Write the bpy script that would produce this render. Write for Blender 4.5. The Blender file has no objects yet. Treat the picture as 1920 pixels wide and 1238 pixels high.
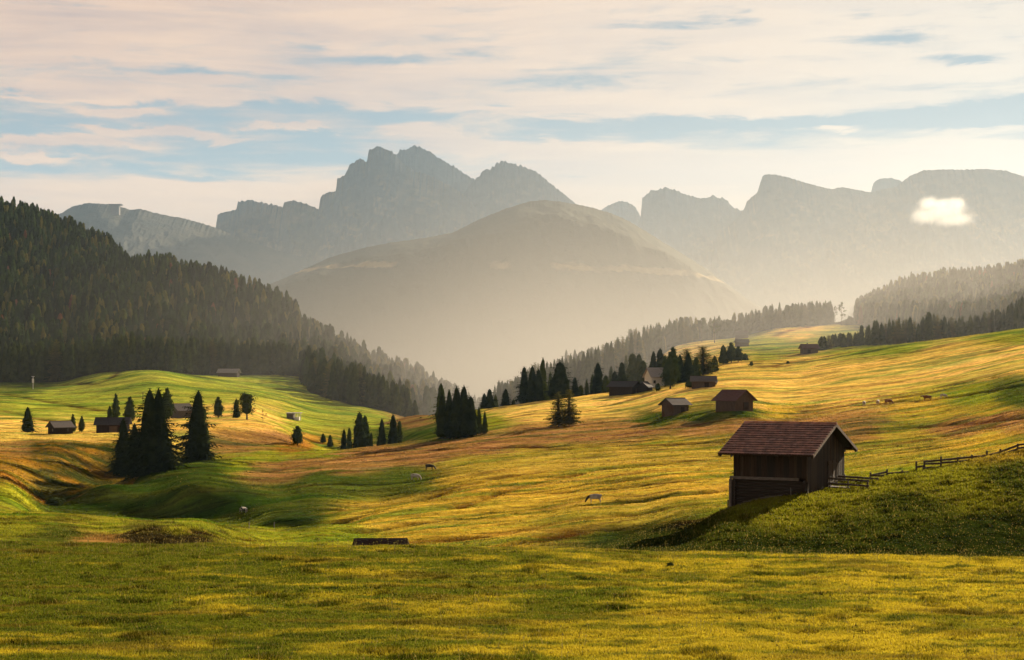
import bpy, bmesh, math, random
import numpy as np
from mathutils import Vector, Matrix

rng = np.random.default_rng(7)
random.seed(7)
SC = bpy.context.scene
COL = SC.collection
F = 3000.0            # focal length in photo pixels (photo is 1920 wide)
CX, HZ = 960.0, 700.0  # principal column and horizon row
R = math.radians

# ------------------------------------------------------------------ helpers
def tag(o, label=None, cat=None, group=None, kind=None):
    if label: o['label'] = label
    if cat: o['category'] = cat
    if group: o['group'] = group
    if kind: o['kind'] = kind
    return o

def link(o, parent=None):
    COL.objects.link(o)
    if parent is not None: o.parent = parent
    return o

def empty(name, loc=(0, 0, 0), rz=0.0, scale=None):
    o = bpy.data.objects.new(name, None)
    o.location = loc; o.rotation_euler = (0, 0, rz)
    if scale: o.scale = scale
    o.empty_display_size = 0.5
    return link(o)

def mesh_np(name, V, T, mats, mi=None, smooth=False, tint=None):
    """mesh from numpy arrays; T is (n,3) or (n,4)"""
    V = np.asarray(V, np.float32); T = np.asarray(T, np.int32)
    me = bpy.data.meshes.new(name)
    n, k = T.shape
    me.vertices.add(len(V)); me.vertices.foreach_set('co', V.ravel())
    me.loops.add(n * k); me.loops.foreach_set('vertex_index', T.ravel())
    me.polygons.add(n)
    me.polygons.foreach_set('loop_start', np.arange(0, n * k, k, dtype=np.int32))
    me.polygons.foreach_set('loop_total', np.full(n, k, np.int32))
    for m in mats: me.materials.append(m)
    if mi is not None: me.polygons.foreach_set('material_index', np.asarray(mi, np.int32))
    me.polygons.foreach_set('use_smooth', np.full(n, smooth, bool))
    if tint is not None:
        a = me.attributes.new('tint', 'FLOAT_COLOR', 'POINT')
        c = np.ones((len(V), 4), np.float32); c[:, :3] = tint
        a.data.foreach_set('color', c.ravel())
    me.update(calc_edges=True)
    return me

class MB:
    """collects simple solids and links them as one mesh object"""
    def __init__(s): s.v = []; s.f = []
    def add(s, vs, fs):
        o = len(s.v); s.v += [tuple(v) for v in vs]; s.f += [tuple(i + o for i in f) for f in fs]; return s
    def box(s, x0, x1, y0, y1, z0, z1):
        return s.add([(x0,y0,z0),(x1,y0,z0),(x1,y1,z0),(x0,y1,z0),(x0,y0,z1),(x1,y0,z1),(x1,y1,z1),(x0,y1,z1)],
                     [(0,3,2,1),(4,5,6,7),(0,1,5,4),(1,2,6,5),(2,3,7,6),(3,0,4,7)])
    def bar(s, p, q, w, h=None, up=(0, 0, 1)):
        h = h or w; p = Vector(p); q = Vector(q); d = (q - p).normalized()
        u = Vector(up); a = d.cross(u)
        if a.length < 1e-4: a = d.cross(Vector((1, 0, 0)))
        a.normalize(); b = a.cross(d).normalized(); a *= w / 2; b *= h / 2
        vs = [p-a-b, p+a-b, p+a+b, p-a+b, q-a-b, q+a-b, q+a+b, q-a+b]
        return s.add(vs, [(0,1,2,3),(7,6,5,4),(0,4,5,1),(1,5,6,2),(2,6,7,3),(3,7,4,0)])
    def log(s, p, q, r, n=8):
        p = Vector(p); q = Vector(q); d = (q - p).normalized()
        a = d.cross(Vector((0, 0, 1)));
        if a.length < 1e-3: a = Vector((1, 0, 0))
        a.normalize(); b = a.cross(d)
        vs = []
        for c in (p, q):
            for i in range(n):
                t = 2 * math.pi * i / n
                vs.append(c + a * (r * math.cos(t)) + b * (r * math.sin(t)))
        fs = [(i, (i + 1) % n, n + (i + 1) % n, n + i) for i in range(n)]
        fs += [tuple(range(n - 1, -1, -1)), tuple(range(n, 2 * n))]
        return s.add(vs, fs)
    def prism(s, poly, axis, a, b):
        """poly: list of 2-D points, extruded along axis 'x' or 'y' from a to b"""
        n = len(poly)
        mk = (lambda p, t: (t, p[0], p[1])) if axis == 'x' else (lambda p, t: (p[0], t, p[1]))
        vs = [mk(p, a) for p in poly] + [mk(p, b) for p in poly]
        fs = [tuple(range(n)), tuple(range(2 * n - 1, n - 1, -1))]
        fs += [(i, n + i, n + (i + 1) % n, (i + 1) % n) for i in range(n)]
        return s.add(vs, fs)
    def build(s, name, m, parent=None, smooth=False):
        me = bpy.data.meshes.new(name); me.from_pydata(s.v, [], s.f)
        bm = bmesh.new(); bm.from_mesh(me); bmesh.ops.recalc_face_normals(bm, faces=bm.faces); bm.to_mesh(me); bm.free()
        me.materials.append(m)
        if smooth:
            for p in me.polygons: p.use_smooth = True
        return link(bpy.data.objects.new(name, me), parent)

# ------------------------------------------------------------------ numpy noise
def _hash(ix, iy, seed):
    h = (ix.astype(np.int64) * 374761393 + iy.astype(np.int64) * 668265263 + seed * 974711) & 0xffffffff
    h = ((h ^ (h >> 13)) * 1274126177) & 0xffffffff
    return (h ^ (h >> 16)) & 0xffffffff

def perlin(x, y, seed=0):
    ix = np.floor(x); iy = np.floor(y); fx = x - ix; fy = y - iy
    ux = fx * fx * fx * (fx * (fx * 6 - 15) + 10); uy = fy * fy * fy * (fy * (fy * 6 - 15) + 10)
    def g(dx, dy):
        a = _hash(ix + dx, iy + dy, seed) * (2 * math.pi / 4294967296.0)
        return np.cos(a) * (fx - dx) + np.sin(a) * (fy - dy)
    n0 = g(0, 0) * (1 - ux) + g(1, 0) * ux
    n1 = g(0, 1) * (1 - ux) + g(1, 1) * ux
    return (n0 * (1 - uy) + n1 * uy) * 1.5

def fbm(x, y, seed=0, octv=4, gain=0.5):
    s = 0; a = 1.0; t = 0
    for i in range(octv):
        s = s + a * perlin(x * 2 ** i, y * 2 ** i, seed + i * 17); t += a; a *= gain
    return s / t

def sstep(a, b, x):
    t = np.clip((x - a) / (b - a), 0, 1); return t * t * (3 - 2 * t)

def pchip(xk, Y, x):
    """monotone cubic along axis 0; Y (K,...) -> (len(x),...)"""
    xk = np.asarray(xk, float); Y = np.asarray(Y, float)
    sh = (-1,) + (1,) * (Y.ndim - 1)
    h = np.diff(xk).reshape(sh); dl = np.diff(Y, axis=0) / h
    m = np.zeros_like(Y); m[0] = dl[0]; m[-1] = dl[-1]
    w1 = 2 * h[1:] + h[:-1]; w2 = h[1:] + 2 * h[:-1]
    same = dl[1:] * dl[:-1] > 0
    with np.errstate(divide='ignore', invalid='ignore'):
        mm = (w1 + w2) / (w1 / dl[:-1] + w2 / dl[1:])
    m[1:-1] = np.where(same, mm, 0)
    i = np.clip(np.searchsorted(xk, x) - 1, 0, len(xk) - 2)
    hh = (xk[i + 1] - xk[i]).reshape(sh); t = ((x - xk[i]).reshape(sh)) / hh
    t = np.clip(t, 0, 1)
    return ((2*t**3 - 3*t**2 + 1) * Y[i] + (t**3 - 2*t**2 + t) * hh * m[i]
            + (-2*t**3 + 3*t**2) * Y[i + 1] + (t**3 - t**2) * hh * m[i + 1])

def gauss(A, sig, axis):
    if sig <= 0: return A
    r = int(3 * sig + 1); k = np.exp(-0.5 * (np.arange(-r, r + 1) / sig) ** 2); k /= k.sum()
    pad = [(0, 0)] * A.ndim; pad[axis] = (r, r)
    P = np.pad(A, pad, mode='edge'); out = np.zeros_like(A)
    for j, w in enumerate(k):
        sl = [slice(None)] * A.ndim; sl[axis] = slice(j, j + A.shape[axis]); out += w * P[tuple(sl)]
    return out

# ------------------------------------------------------------------ node helpers
class N:
    def __init__(s, tree):
        s.t = tree; s.l = tree.links
    def new(s, typ, **kw):
        n = s.t.nodes.new(typ)
        for k, v in kw.items(): setattr(n, k, v)
        return n
    def set(s, sock, v):
        if isinstance(v, bpy.types.NodeSocket): s.l.new(v, sock)
        elif v is not None: sock.default_value = v
    def math(s, op, a, b=None, c=None, clamp=False):
        n = s.new('ShaderNodeMath', operation=op, use_clamp=clamp)
        s.set(n.inputs[0], a)
        if b is not None: s.set(n.inputs[1], b)
        if c is not None: s.set(n.inputs[2], c)
        return n.outputs[0]
    def mix(s, f, a, b, blend='MIX'):
        n = s.new('ShaderNodeMix', data_type='RGBA', blend_type=blend)
        s.set(n.inputs[0], f); s.set(n.inputs[6], a); s.set(n.inputs[7], b)
        return n.outputs[2]
    def maprange(s, v, a, b, c=0.0, d=1.0, smooth=False):
        n = s.new('ShaderNodeMapRange'); n.clamp = True
        if smooth: n.interpolation_type = 'SMOOTHSTEP'
        s.set(n.inputs[0], v)
        for i, q in enumerate((a, b, c, d)): s.set(n.inputs[1 + i], q)
        return n.outputs[0]
    def noise(s, vec, scale, detail=3, rough=0.55, dist=0.0, out=0):
        n = s.new('ShaderNodeTexNoise'); s.set(n.inputs['Vector'], vec)
        n.inputs['Scale'].default_value = scale; n.inputs['Detail'].default_value = detail
        n.inputs['Roughness'].default_value = rough; n.inputs['Distortion'].default_value = dist
        return n.outputs[out]
    def mapping(s, vec, scale=(1, 1, 1), rot=(0, 0, 0), loc=(0, 0, 0)):
        n = s.new('ShaderNodeMapping'); s.set(n.inputs[0], vec)
        n.inputs['Scale'].default_value = scale; n.inputs['Rotation'].default_value = rot; n.inputs['Location'].default_value = loc
        return n.outputs[0]
    def xyz(s, x, y, z):
        n = s.new('ShaderNodeCombineXYZ')
        for i, q in enumerate((x, y, z)): s.set(n.inputs[i], q)
        return n.outputs[0]

def c4(c): return (c[0], c[1], c[2], 1.0)

def newmat(name):
    m = bpy.data.materials.new(name); m.use_nodes = True
    t = m.node_tree; t.nodes.clear(); k = N(t)
    out = k.new('ShaderNodeOutputMaterial')
    return m, k, out

def pbsdf(k, out, col, rough=0.9, spec=0.15, bump=None, bstr=0.3, bdist=0.05):
    p = k.new('ShaderNodeBsdfPrincipled')
    k.set(p.inputs['Base Color'], col); k.set(p.inputs['Roughness'], rough)
    p.inputs['Specular IOR Level'].default_value = spec
    if bump is not None:
        b = k.new('ShaderNodeBump'); b.inputs['Strength'].default_value = bstr; b.inputs['Distance'].default_value = bdist
        k.set(b.inputs['Height'], bump); k.l.new(b.outputs[0], p.inputs['Normal'])
    k.l.new(p.outputs[0], out.inputs[0])
    return p

def wood_mat(name, c1, c2, plank=(6, 6, 0.6), bstr=0.4, gap=0.0):
    """weathered timber: streaks along the grain and boards of slightly different tone"""
    m, k, out = newmat(name)
    co = k.new('ShaderNodeTexCoord').outputs['Object']
    inf = k.new('ShaderNodeObjectInfo').outputs['Random']
    n1 = k.noise(k.mapping(co, plank), 2.0, 5, 0.65)
    n2 = k.noise(k.mapping(co, tuple(q * 3.1 for q in plank)), 3.0, 3, 0.6)
    f = k.maprange(k.math('ADD', k.math('MULTIPLY', n1, 0.7), k.math('MULTIPLY', n2, 0.3)), 0.36, 0.66)
    col = k.mix(f, c4(c1), c4(c2))
    col = k.mix(k.maprange(inf, 0, 1, 0.0, 0.25), col, c4(tuple(q * 0.6 for q in c1)))
    pbsdf(k, out, col, 0.85, 0.2, n2, bstr, 0.03)
    return m

def foliage_mat(name, c1, c2, trans=0.25):
    m, k, out = newmat(name)
    geo = k.new('ShaderNodeNewGeometry'); inf = k.new('ShaderNodeObjectInfo').outputs['Random']
    n = k.noise(geo.outputs['Position'], 0.35, 3, 0.6)
    f = k.maprange(n, 0.38, 0.64)
    f = k.math('ADD', k.math('MULTIPLY', f, 0.6), k.math('MULTIPLY', inf, 0.4))
    col = k.mix(f, c4(c1), c4(c2))
    d = k.new('ShaderNodeBsdfDiffuse'); t = k.new('ShaderNodeBsdfTranslucent')
    k.set(d.inputs[0], col); k.set(t.inputs[0], col)
    x = k.new('ShaderNodeMixShader'); x.inputs[0].default_value = trans
    k.l.new(d.outputs[0], x.inputs[1]); k.l.new(t.outputs[0], x.inputs[2]); k.l.new(x.outputs[0], out.inputs[0])
    return m
# ------------------------------------------------------------------ terrain
# each entry: column of the valley (photo column px) -> (distance in metres, photo row)
COLS = {
 -250: [(92,1020),(125,1010),(160,990),(205,955),(245,960),(295,900),(335,885),(400,842),(440,830),(500,806),(560,795),(700,755),(850,728),(950,712),(1050,675),(1300,550),(1600,420),(1950,340),(2300,380)],
 0:   [(92,1022),(125,1013),(160,995),(205,961),(240,972),(265,950),(295,906),(315,914),(335,895),(400,842),(440,826),(500,806),(560,796),(700,757),(850,730),(950,717),(1050,690),(1300,590),(1600,480),(1950,398),(2300,430)],
 100: [(92,1024),(125,1014),(160,998),(207,963),(245,990),(295,972),(318,958),(332,950),(342,945),(352,925),(400,842),(430,826),(500,810),(560,799),(700,762),(850,730),(940,718),(1050,690),(1300,595),(1600,500),(1900,420),(2300,450)],
 200: [(92,1025),(120,1019),(165,1000),(215,970),(250,1002),(300,985),(320,969),(345,908),(362,927),(385,908),(425,836),(450,822),(500,808),(600,790),(750,745),(900,702),(940,697),(1060,670),(1300,580),(1600,505),(1750,470),(2100,500)],
 285: [(92,1026),(110,1027),(123,1023),(128,1003),(170,992),(220,976),(255,1005),(300,985),(317,971),(331,928),(350,908),(376,880),(395,897),(422,858),(450,818),(500,806),(600,788),(750,738),(880,695),(930,695),(1060,680),(1300,580),(1550,508),(2000,540)],
 370: [(92,1026),(111,1027),(123,1022),(128,1007),(170,994),(220,977),(255,1005),(292,988),(307,973),(325,908),(345,893),(402,862),(420,872),(450,838),(480,800),(520,792),(600,786),(750,742),(900,706),(980,704),(1080,680),(1300,595),(1500,525),(1900,560)],
 450: [(92,1027),(110,1033),(150,1028),(190,1010),(225,995),(250,988),(275,990),(300,977),(318,925),(340,905),(375,880),(415,860),(440,850),(462,832),(490,797),(520,789),(600,780),(750,745),(950,708),(1000,704),(1080,690),(1300,610),(1450,548),(1800,590)],
 520: [(92,1027),(110,1040),(160,1035),(200,1018),(235,998),(250,991),(264,998),(271,974),(300,953),(335,915),(375,882),(415,862),(440,850),(465,835),(495,803),(520,800),(600,797),(650,790),(750,760),(950,712),(1010,703),(1080,690),(1300,625),(1420,572),(1800,620)],
 600: [(92,1027),(110,1045),(160,1040),(195,1022),(220,1000),(240,985),(258,1002),(268,974),(300,948),(335,905),(375,876),(410,858),(440,848),(470,845),(490,840),(510,843),(560,850),(620,820),(700,795),(800,765),(880,742),(960,725),(1080,700),(1250,660),(1330,645),(1700,680)],
 700: [(92,1028),(110,1050),(160,1050),(190,1032),(220,1004),(250,975),(275,955),(293,964),(310,945),(340,900),(380,868),(410,852),(450,838),(480,850),(520,860),(600,840),(700,800),(800,775),(840,766),(900,762),(1080,745),(1250,700),(1300,697),(1650,730)],
 800: [(92,1029),(110,1050),(160,1045),(200,1018),(240,975),(285,938),(300,943),(320,915),(345,890),(380,862),(410,845),(450,826),(480,838),(520,830),(560,812),(600,802),(640,808),(680,790),(720,778),(760,795),(900,790),(1100,770),(1220,735),(1600,770)],
 900: [(92,1030),(110,1050),(160,1040),(200,1012),(240,970),(290,925),(330,890),(370,857),(410,834),(450,817),(480,812),(520,800),(580,785),(640,772),(680,768),(720,780),(900,800),(1150,790),(1250,785),(1600,780)],
 1000:[(92,1031),(108,1045),(150,1030),(190,1005),(230,975),(280,930),(330,883),(380,848),(420,822),(460,803),(500,792),(560,775),(620,760),(660,755),(700,770),(850,770),(1000,745),(1150,725),(1300,720),(1700,760)],
 1113:[(92,1033),(105,1042),(130,1032),(160,1020),(190,1000),(220,970),(250,943),(300,900),(340,868),(390,836),(430,812),(470,795),(520,782),(580,762),(640,743),(665,740),(700,752),(850,745),(1000,715),(1150,690),(1250,682),(1500,720)],
 1200:[(92,1035),(102,1043),(120,1015),(138,996),(160,1002),(200,982),(240,950),(300,892),(340,865),(390,832),(430,805),(480,787),(530,770),(590,748),(650,732),(680,728),(720,730),(850,715),(1000,690),(1150,665),(1250,655),(1500,690)],
 1280:[(92,1036),(100,1046),(118,1005),(132,972),(150,980),(180,972),(230,942),(300,888),(350,855),(400,822),(430,795),(455,775),(500,755),(560,737),(620,724),(700,708),(850,685),(950,668),(1050,650),(1200,642),(1500,680)],
 1376:[(92,1038),(100,1050),(112,990),(125,947),(140,965),(180,960),(240,930),(300,886),(350,855),(390,822),(425,790),(442,770),(500,748),(590,722),(700,692),(850,662),(1000,645),(1150,633),(1230,630),(1500,670)],
 1480:[(92,1040),(100,1052),(115,978),(127,927),(145,938),(180,945),(240,908),(300,872),(350,845),(400,812),(450,780),(500,755),(590,725),(700,690),(850,660),(1000,640),(1150,618),(1250,610),(1500,650)],
 1600:[(92,1042),(100,1054),(115,972),(135,899),(150,910),(190,912),(240,880),(300,850),(350,820),(400,790),(460,762),(520,737),(600,706),(700,676),(800,656),(850,650),(950,640),(1150,618),(1250,607),(1500,600),(1900,640)],
 1720:[(92,1044),(100,1056),(115,968),(136,884),(150,896),(200,893),(250,860),(300,838),(350,812),(400,783),(450,752),(520,725),(600,692),(700,662),(790,642),(850,645),(1000,630),(1200,600),(1400,560),(1500,545),(1900,580)],
 1850:[(92,1046),(100,1058),(115,962),(137,858),(155,870),(200,862),(250,842),(300,820),(350,790),(400,757),(450,730),(520,700),(600,668),(700,641),(800,626),(870,630),(1000,615),(1200,585),(1400,545),(1500,530),(1900,560)],
 1920:[(92,1047),(100,1058),(115,957),(137,846),(155,858),(200,845),(250,828),(300,805),(350,775),(400,740),(450,712),(520,685),(600,656),(700,631),(800,616),(870,620),(1000,605),(1200,570),(1400,530),(1500,517),(1900,545)],
 2200:[(92,1050),(100,1060),(115,945),(137,810),(155,820),(200,808),(250,790),(300,770),(350,740),(400,710),(450,685),(520,655),(600,625),(700,600),(800,585),(1000,570),(1200,530),(1500,460),(1900,490)],
}
NEAR = [(-60, -1.6), (0, -1.75), (8, -2.3), (20, -4.3), (45, -45*(1238-HZ)/F), (70, -70*(1097-HZ)/F)]
FAR = [(2700, -130.0), (3600, -170.0), (5200, -190.0), (6900, -195.0)]

GD = np.concatenate([[-60, -20, 0, 3, 6, 10, 15, 20, 26, 32], np.linspace(36, 100, 190), np.linspace(100.5, 160, 130),
                     np.linspace(160.8, 480, 380), np.linspace(482, 1000, 230), np.linspace(1005, 2500, 120),
                     [2700, 3100, 3600, 4400, 5200, 6000, 6900]])
GP = np.linspace(-430, 2350, 880)

def build_height():
    px = sorted(COLS); prof = []
    for p in px:
        k = list(NEAR) + [(d, -d * (y - HZ) / F) for d, y in COLS[p]] + [q for q in FAR if q[0] > COLS[p][-1][0] + 100]
        k = np.array(k); prof.append(pchip(k[:, 0], k[:, 1], GD))
    Z = pchip(np.array(px, float), np.array(prof), np.clip(GP, px[0], px[-1])).T   # (rows d, cols px)
    Z = gauss(Z, 3.0, 1); Z = gauss(Z, 1.2, 0)
    X = (GP[None, :] - CX) / F * np.maximum(GD, 25)[:, None]
    X = X + ((np.maximum(GP - 2150, 0) - np.maximum(-240 - GP, 0)) / F * 700)[None, :]     # margins wide enough for a step to the side
    Y = np.repeat(GD[:, None], len(GP), 1)
    D = Y
    # undulation of the turf
    fr = sstep(20, 60, D)
    Z = Z + fr * (1 - sstep(96, 110, D)) * (0.22 * fbm(X / 5.0, Y / 5.0, 3, 3) + 0.06 * fbm(X / 1.1, Y / 1.1, 5, 2))
    hill = sstep(98, 106, D) * (1 - sstep(150, 175, D))
    Z = Z + hill * (0.22 * fbm(X / 6.0, Y / 6.0, 13, 3) + 0.13 * fbm(X / 1.3, Y / 1.3, 15, 2))
    mid = sstep(150, 190, D) * (1 - sstep(1000, 1200, D))
    # long swells and terracettes following the slope
    Z = Z + mid * (0.55 * fbm(X / 34.0 + Y / 140, Y / 17.0 - X / 120, 21, 3) + 0.34 * fbm(X / 11.0, Y / 3.6, 25, 3) + 0.16 * fbm(X / 4.5 + Y / 30, Y / 1.7, 27, 2))
    Z = Z + mid * sstep(350, 500, D) * 0.5 * fbm(X / 26.0 + 5, Y / 9.0 - X / 60, 31, 3)
    Z = Z + sstep(1000, 1300, D) * (1 - sstep(2000, 2400, D)) * 4.0 * fbm(X / 60.0, Y / 60.0, 41, 3)
    return X, Y, Z

GX, GY, GZ = build_height()

def zat_px(px, d):
    j = np.clip(np.interp(px, GP, np.arange(len(GP))), 0, len(GP) - 1.001); i = np.clip(np.interp(d, GD, np.arange(len(GD))), 0, len(GD) - 1.001)
    j0 = np.int64(j); i0 = np.int64(i); fj = j - j0; fi = i - i0
    return (GZ[i0, j0]*(1-fi)*(1-fj) + GZ[i0+1, j0]*fi*(1-fj) + GZ[i0, j0+1]*(1-fi)*fj + GZ[i0+1, j0+1]*fi*fj)

def zat(x, y): return zat_px(CX + F * x / np.maximum(y, 25), y)

def spot(px, d):
    return Vector(((px - CX) / F * d, d, float(zat_px(px, d))))

def find(px, py, lo=40, hi=1500):
    """the nearest ground point seen at that photo position"""
    ds = np.linspace(lo, hi, 1600); ps = HZ - F * zat_px(np.full_like(ds, px), ds) / ds
    w = np.where(ps <= py)[0]
    if len(w) == 0: return spot(px, ds[int(np.argmin(ps))])
    return spot(px, float(ds[w[0]]))

# trodden cattle tracks and banks, dug into the turf: polyline in photo px, half width in m, depth
TRACKS = [
 ([(480,888),(560,872),(640,862)], 1.2, 0.5, (150, 480)), ([(780,944),(850,915),(930,897),(1010,886)], 1.0, 0.6, (200, 400)),
 ([(850,955),(960,915),(1100,885),(1250,868),(1370,858)], 0.9, 0.4, (200, 420)), ([(640,1000),(760,985),(860,968),(1000,955),(1150,945),(1376,915)], 1.1, 0.6, (160, 420)),
 ([(940,1000),(1060,975),(1200,962),(1300,945)], 1.4, 0.5, (150, 300)),
 ([(0,738),(60,748),(130,760),(200,771)], 1.6, 0.4, (520, 900)), ([(0,770),(60,782),(120,795)], 1.4, 0.3, (480, 800)),
 ([(60,725),(110,723),(160,719),(180,722),(215,705),(222,697),(228,692)], 1.5, 0.3, (760, 1000)),
 ([(985,1018),(1080,992),(1180,986),(1330,963)], 2.2, 0.5, (125, 260)), ([(760,1016),(860,1010),(960,1000)], 2.0, 0.4, (170, 260)), ([(1040,925),(1150,917),(1370,893)], 0.8, 0.3, (220, 420)),
 ([(1615,840),(1720,828),(1830,808),(1920,790)], 1.0, 0.5, (200, 480)), ([(1615,812),(1700,802),(1800,795),(1920,782)], 2.2, 0.6, (250, 480)),
 ([(1500,770),(1560,764),(1640,757),(1740,750),(1830,737),(1920,722)], 1.4, 0.9, (350, 560)), ([(1420,690),(1500,676),(1600,660),(1720,645),(1800,635)], 1.5, 0.4, (560, 860)),
 ([(1440,690),(1560,672),(1660,655)], 1.5, 0.35, (560, 860)), ([(1455,630),(1470,622),(1520,612),(1560,606)], 2.0, 0.3, (900, 1250)),
 ([(1010,845),(1120,838),(1250,832),(1400,828)], 1.3, 0.4, (330, 480)), ([(620,865),(760,848),(900,838),(1040,838)], 1.0, 0.4, (330, 480)),
 ([(0,972),(80,977),(160,974),(260,980)], 0.6, 0.3, (150, 230)), ([(160,1000),(330,997),(420,1003)], 0.6, 0.25, (130, 220)),
 ([(410,1012),(520,1010),(640,1002)], 0.5, 0.25, (170, 260)), ([(250,890),(330,878),(420,872),(520,866)], 0.8, 0.3, (300, 460)),
]
def seg_dist(PX, PY, pts, aspect):
    best = np.full(PX.shape, 1e9)
    for (x0, y0), (x1, y1) in zip(pts[:-1], pts[1:]):
        ax, ay = x0, y0 * aspect; bx, by = x1, y1 * aspect; dx, dy = bx - ax, by - ay
        t = np.clip(((PX - ax) * dx + (PY * aspect - ay) * dy) / (dx * dx + dy * dy), 0, 1)
        best = np.minimum(best, np.hypot(PX - ax - t * dx, PY * aspect - ay - t * dy))
    return best

TRK = np.zeros_like(GZ)
def dig_tracks():
    global GZ
    for pts, hw, dep, (lo, hi) in TRACKS:
        # lay the polyline on the ground first, then work in metres
        P = []
        for (a, b), (c, e) in zip(pts[:-1], pts[1:]):
            for t in np.linspace(0, 1, 9)[:-1]:
                q = find(a + (c - a) * t, b + (e - b) * t, lo, hi); P.append((q.x, q.y))
        q = find(pts[-1][0], pts[-1][1], lo, hi); P.append((q.x, q.y)); P = np.array(P)
        P[:, 0] = gauss(P[:, 0], 1.5, 0); P[:, 1] = gauss(P[:, 1], 1.5, 0)
        i0, i1 = np.searchsorted(GD, (P[:, 1].min() - 15, P[:, 1].max() + 15))
        sx = GX[i0:i1]; sy = GY[i0:i1] + 1.5 * fbm(sx / 9, sx / 14, 51, 2)
        dist = seg_dist(sx, sy, [tuple(p) for p in P], 1.0)
        hw = hw * 1.8; m = np.exp(-(dist / hw) ** 2) * (0.55 + 0.45 * sstep(-0.25, 0.3, fbm(sx / 14.0, sy / 14.0, 57, 2)))
        GZ[i0:i1] -= 1.25 * dep * m; TRK[i0:i1] = np.maximum(TRK[i0:i1], m)
dig_tracks()

# turf kinds over the land, the dark greens also painting in shade of hollows and banks (photo position they were read at -> kind of turf)
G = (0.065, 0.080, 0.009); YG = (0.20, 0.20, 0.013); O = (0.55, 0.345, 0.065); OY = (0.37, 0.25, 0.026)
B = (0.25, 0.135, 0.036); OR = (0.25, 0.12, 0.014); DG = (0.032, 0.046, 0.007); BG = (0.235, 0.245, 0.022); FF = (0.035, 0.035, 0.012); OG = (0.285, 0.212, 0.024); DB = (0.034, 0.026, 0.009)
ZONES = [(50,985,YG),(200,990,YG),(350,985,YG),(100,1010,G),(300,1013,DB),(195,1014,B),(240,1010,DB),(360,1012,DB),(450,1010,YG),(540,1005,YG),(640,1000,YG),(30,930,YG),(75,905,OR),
 (40,870,OR),(100,860,OR),(170,870,B),(60,843,B),(190,900,OR),(230,850,G),(150,840,G),(50,818,O),(150,820,O),(350,800,O),(450,793,O),(500,797,O),(40,803,O),(250,805,O),
 (500,822,B),(560,836,OR),(440,830,B),(50,770,BG),(100,740,BG),(250,700,BG),(300,730,BG),(400,720,BG),(500,720,BG),(600,770,BG),(700,790,BG),(200,770,BG),(560,792,BG),(60,725,G),
 (200,940,G),(285,920,G),(350,890,G),(300,955,DG),(350,940,DG),(420,925,DG),(450,872,YG),(520,858,YG),(600,852,YG),(460,960,G),(550,930,G),(650,905,G),(750,900,G),(600,892,G),
 (510,882,B),(550,875,B),(600,867,B),(645,868,B),(700,855,B),(800,845,B),(900,830,B),(1000,820,B),(1100,812,B),(1200,805,B),(1300,797,B),(1400,790,B),(1480,786,B),(560,975,DG),
 (900,870,OG),(1000,860,OG),(1100,850,OG),(1250,840,OG),(1350,845,OG),(700,975,OY),(800,960,OY),(900,920,OY),(1000,900,OY),(1100,920,OY),(1200,900,OY),(1300,900,OY),
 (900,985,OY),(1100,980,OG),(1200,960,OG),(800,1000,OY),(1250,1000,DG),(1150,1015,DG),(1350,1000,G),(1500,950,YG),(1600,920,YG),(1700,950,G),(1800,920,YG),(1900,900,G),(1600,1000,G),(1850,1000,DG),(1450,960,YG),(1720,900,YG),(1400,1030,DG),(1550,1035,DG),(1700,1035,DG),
 (950,765,O),(1050,770,O),(1150,755,O),(1250,750,O),(1300,784,G),(1400,777,G),(1230,788,G),(1460,772,OY),(1450,750,O),(1550,740,O),(1650,700,O),(1800,680,O),(1900,660,O),(1500,690,O),(1350,690,O),
 (1450,650,YG),(1550,640,YG),(1500,620,O),(1750,775,OY),(1850,770,OY),(1900,742,G),(1830,750,YG),(1700,820,OG),(1800,800,B),(1880,785,B),(1650,850,OG),(1850,830,OY),(1600,803,B),(1900,630,YG),(1650,640,YG),(760,790,B),(800,812,G),(730,812,G),(900,785,YG)]

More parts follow.
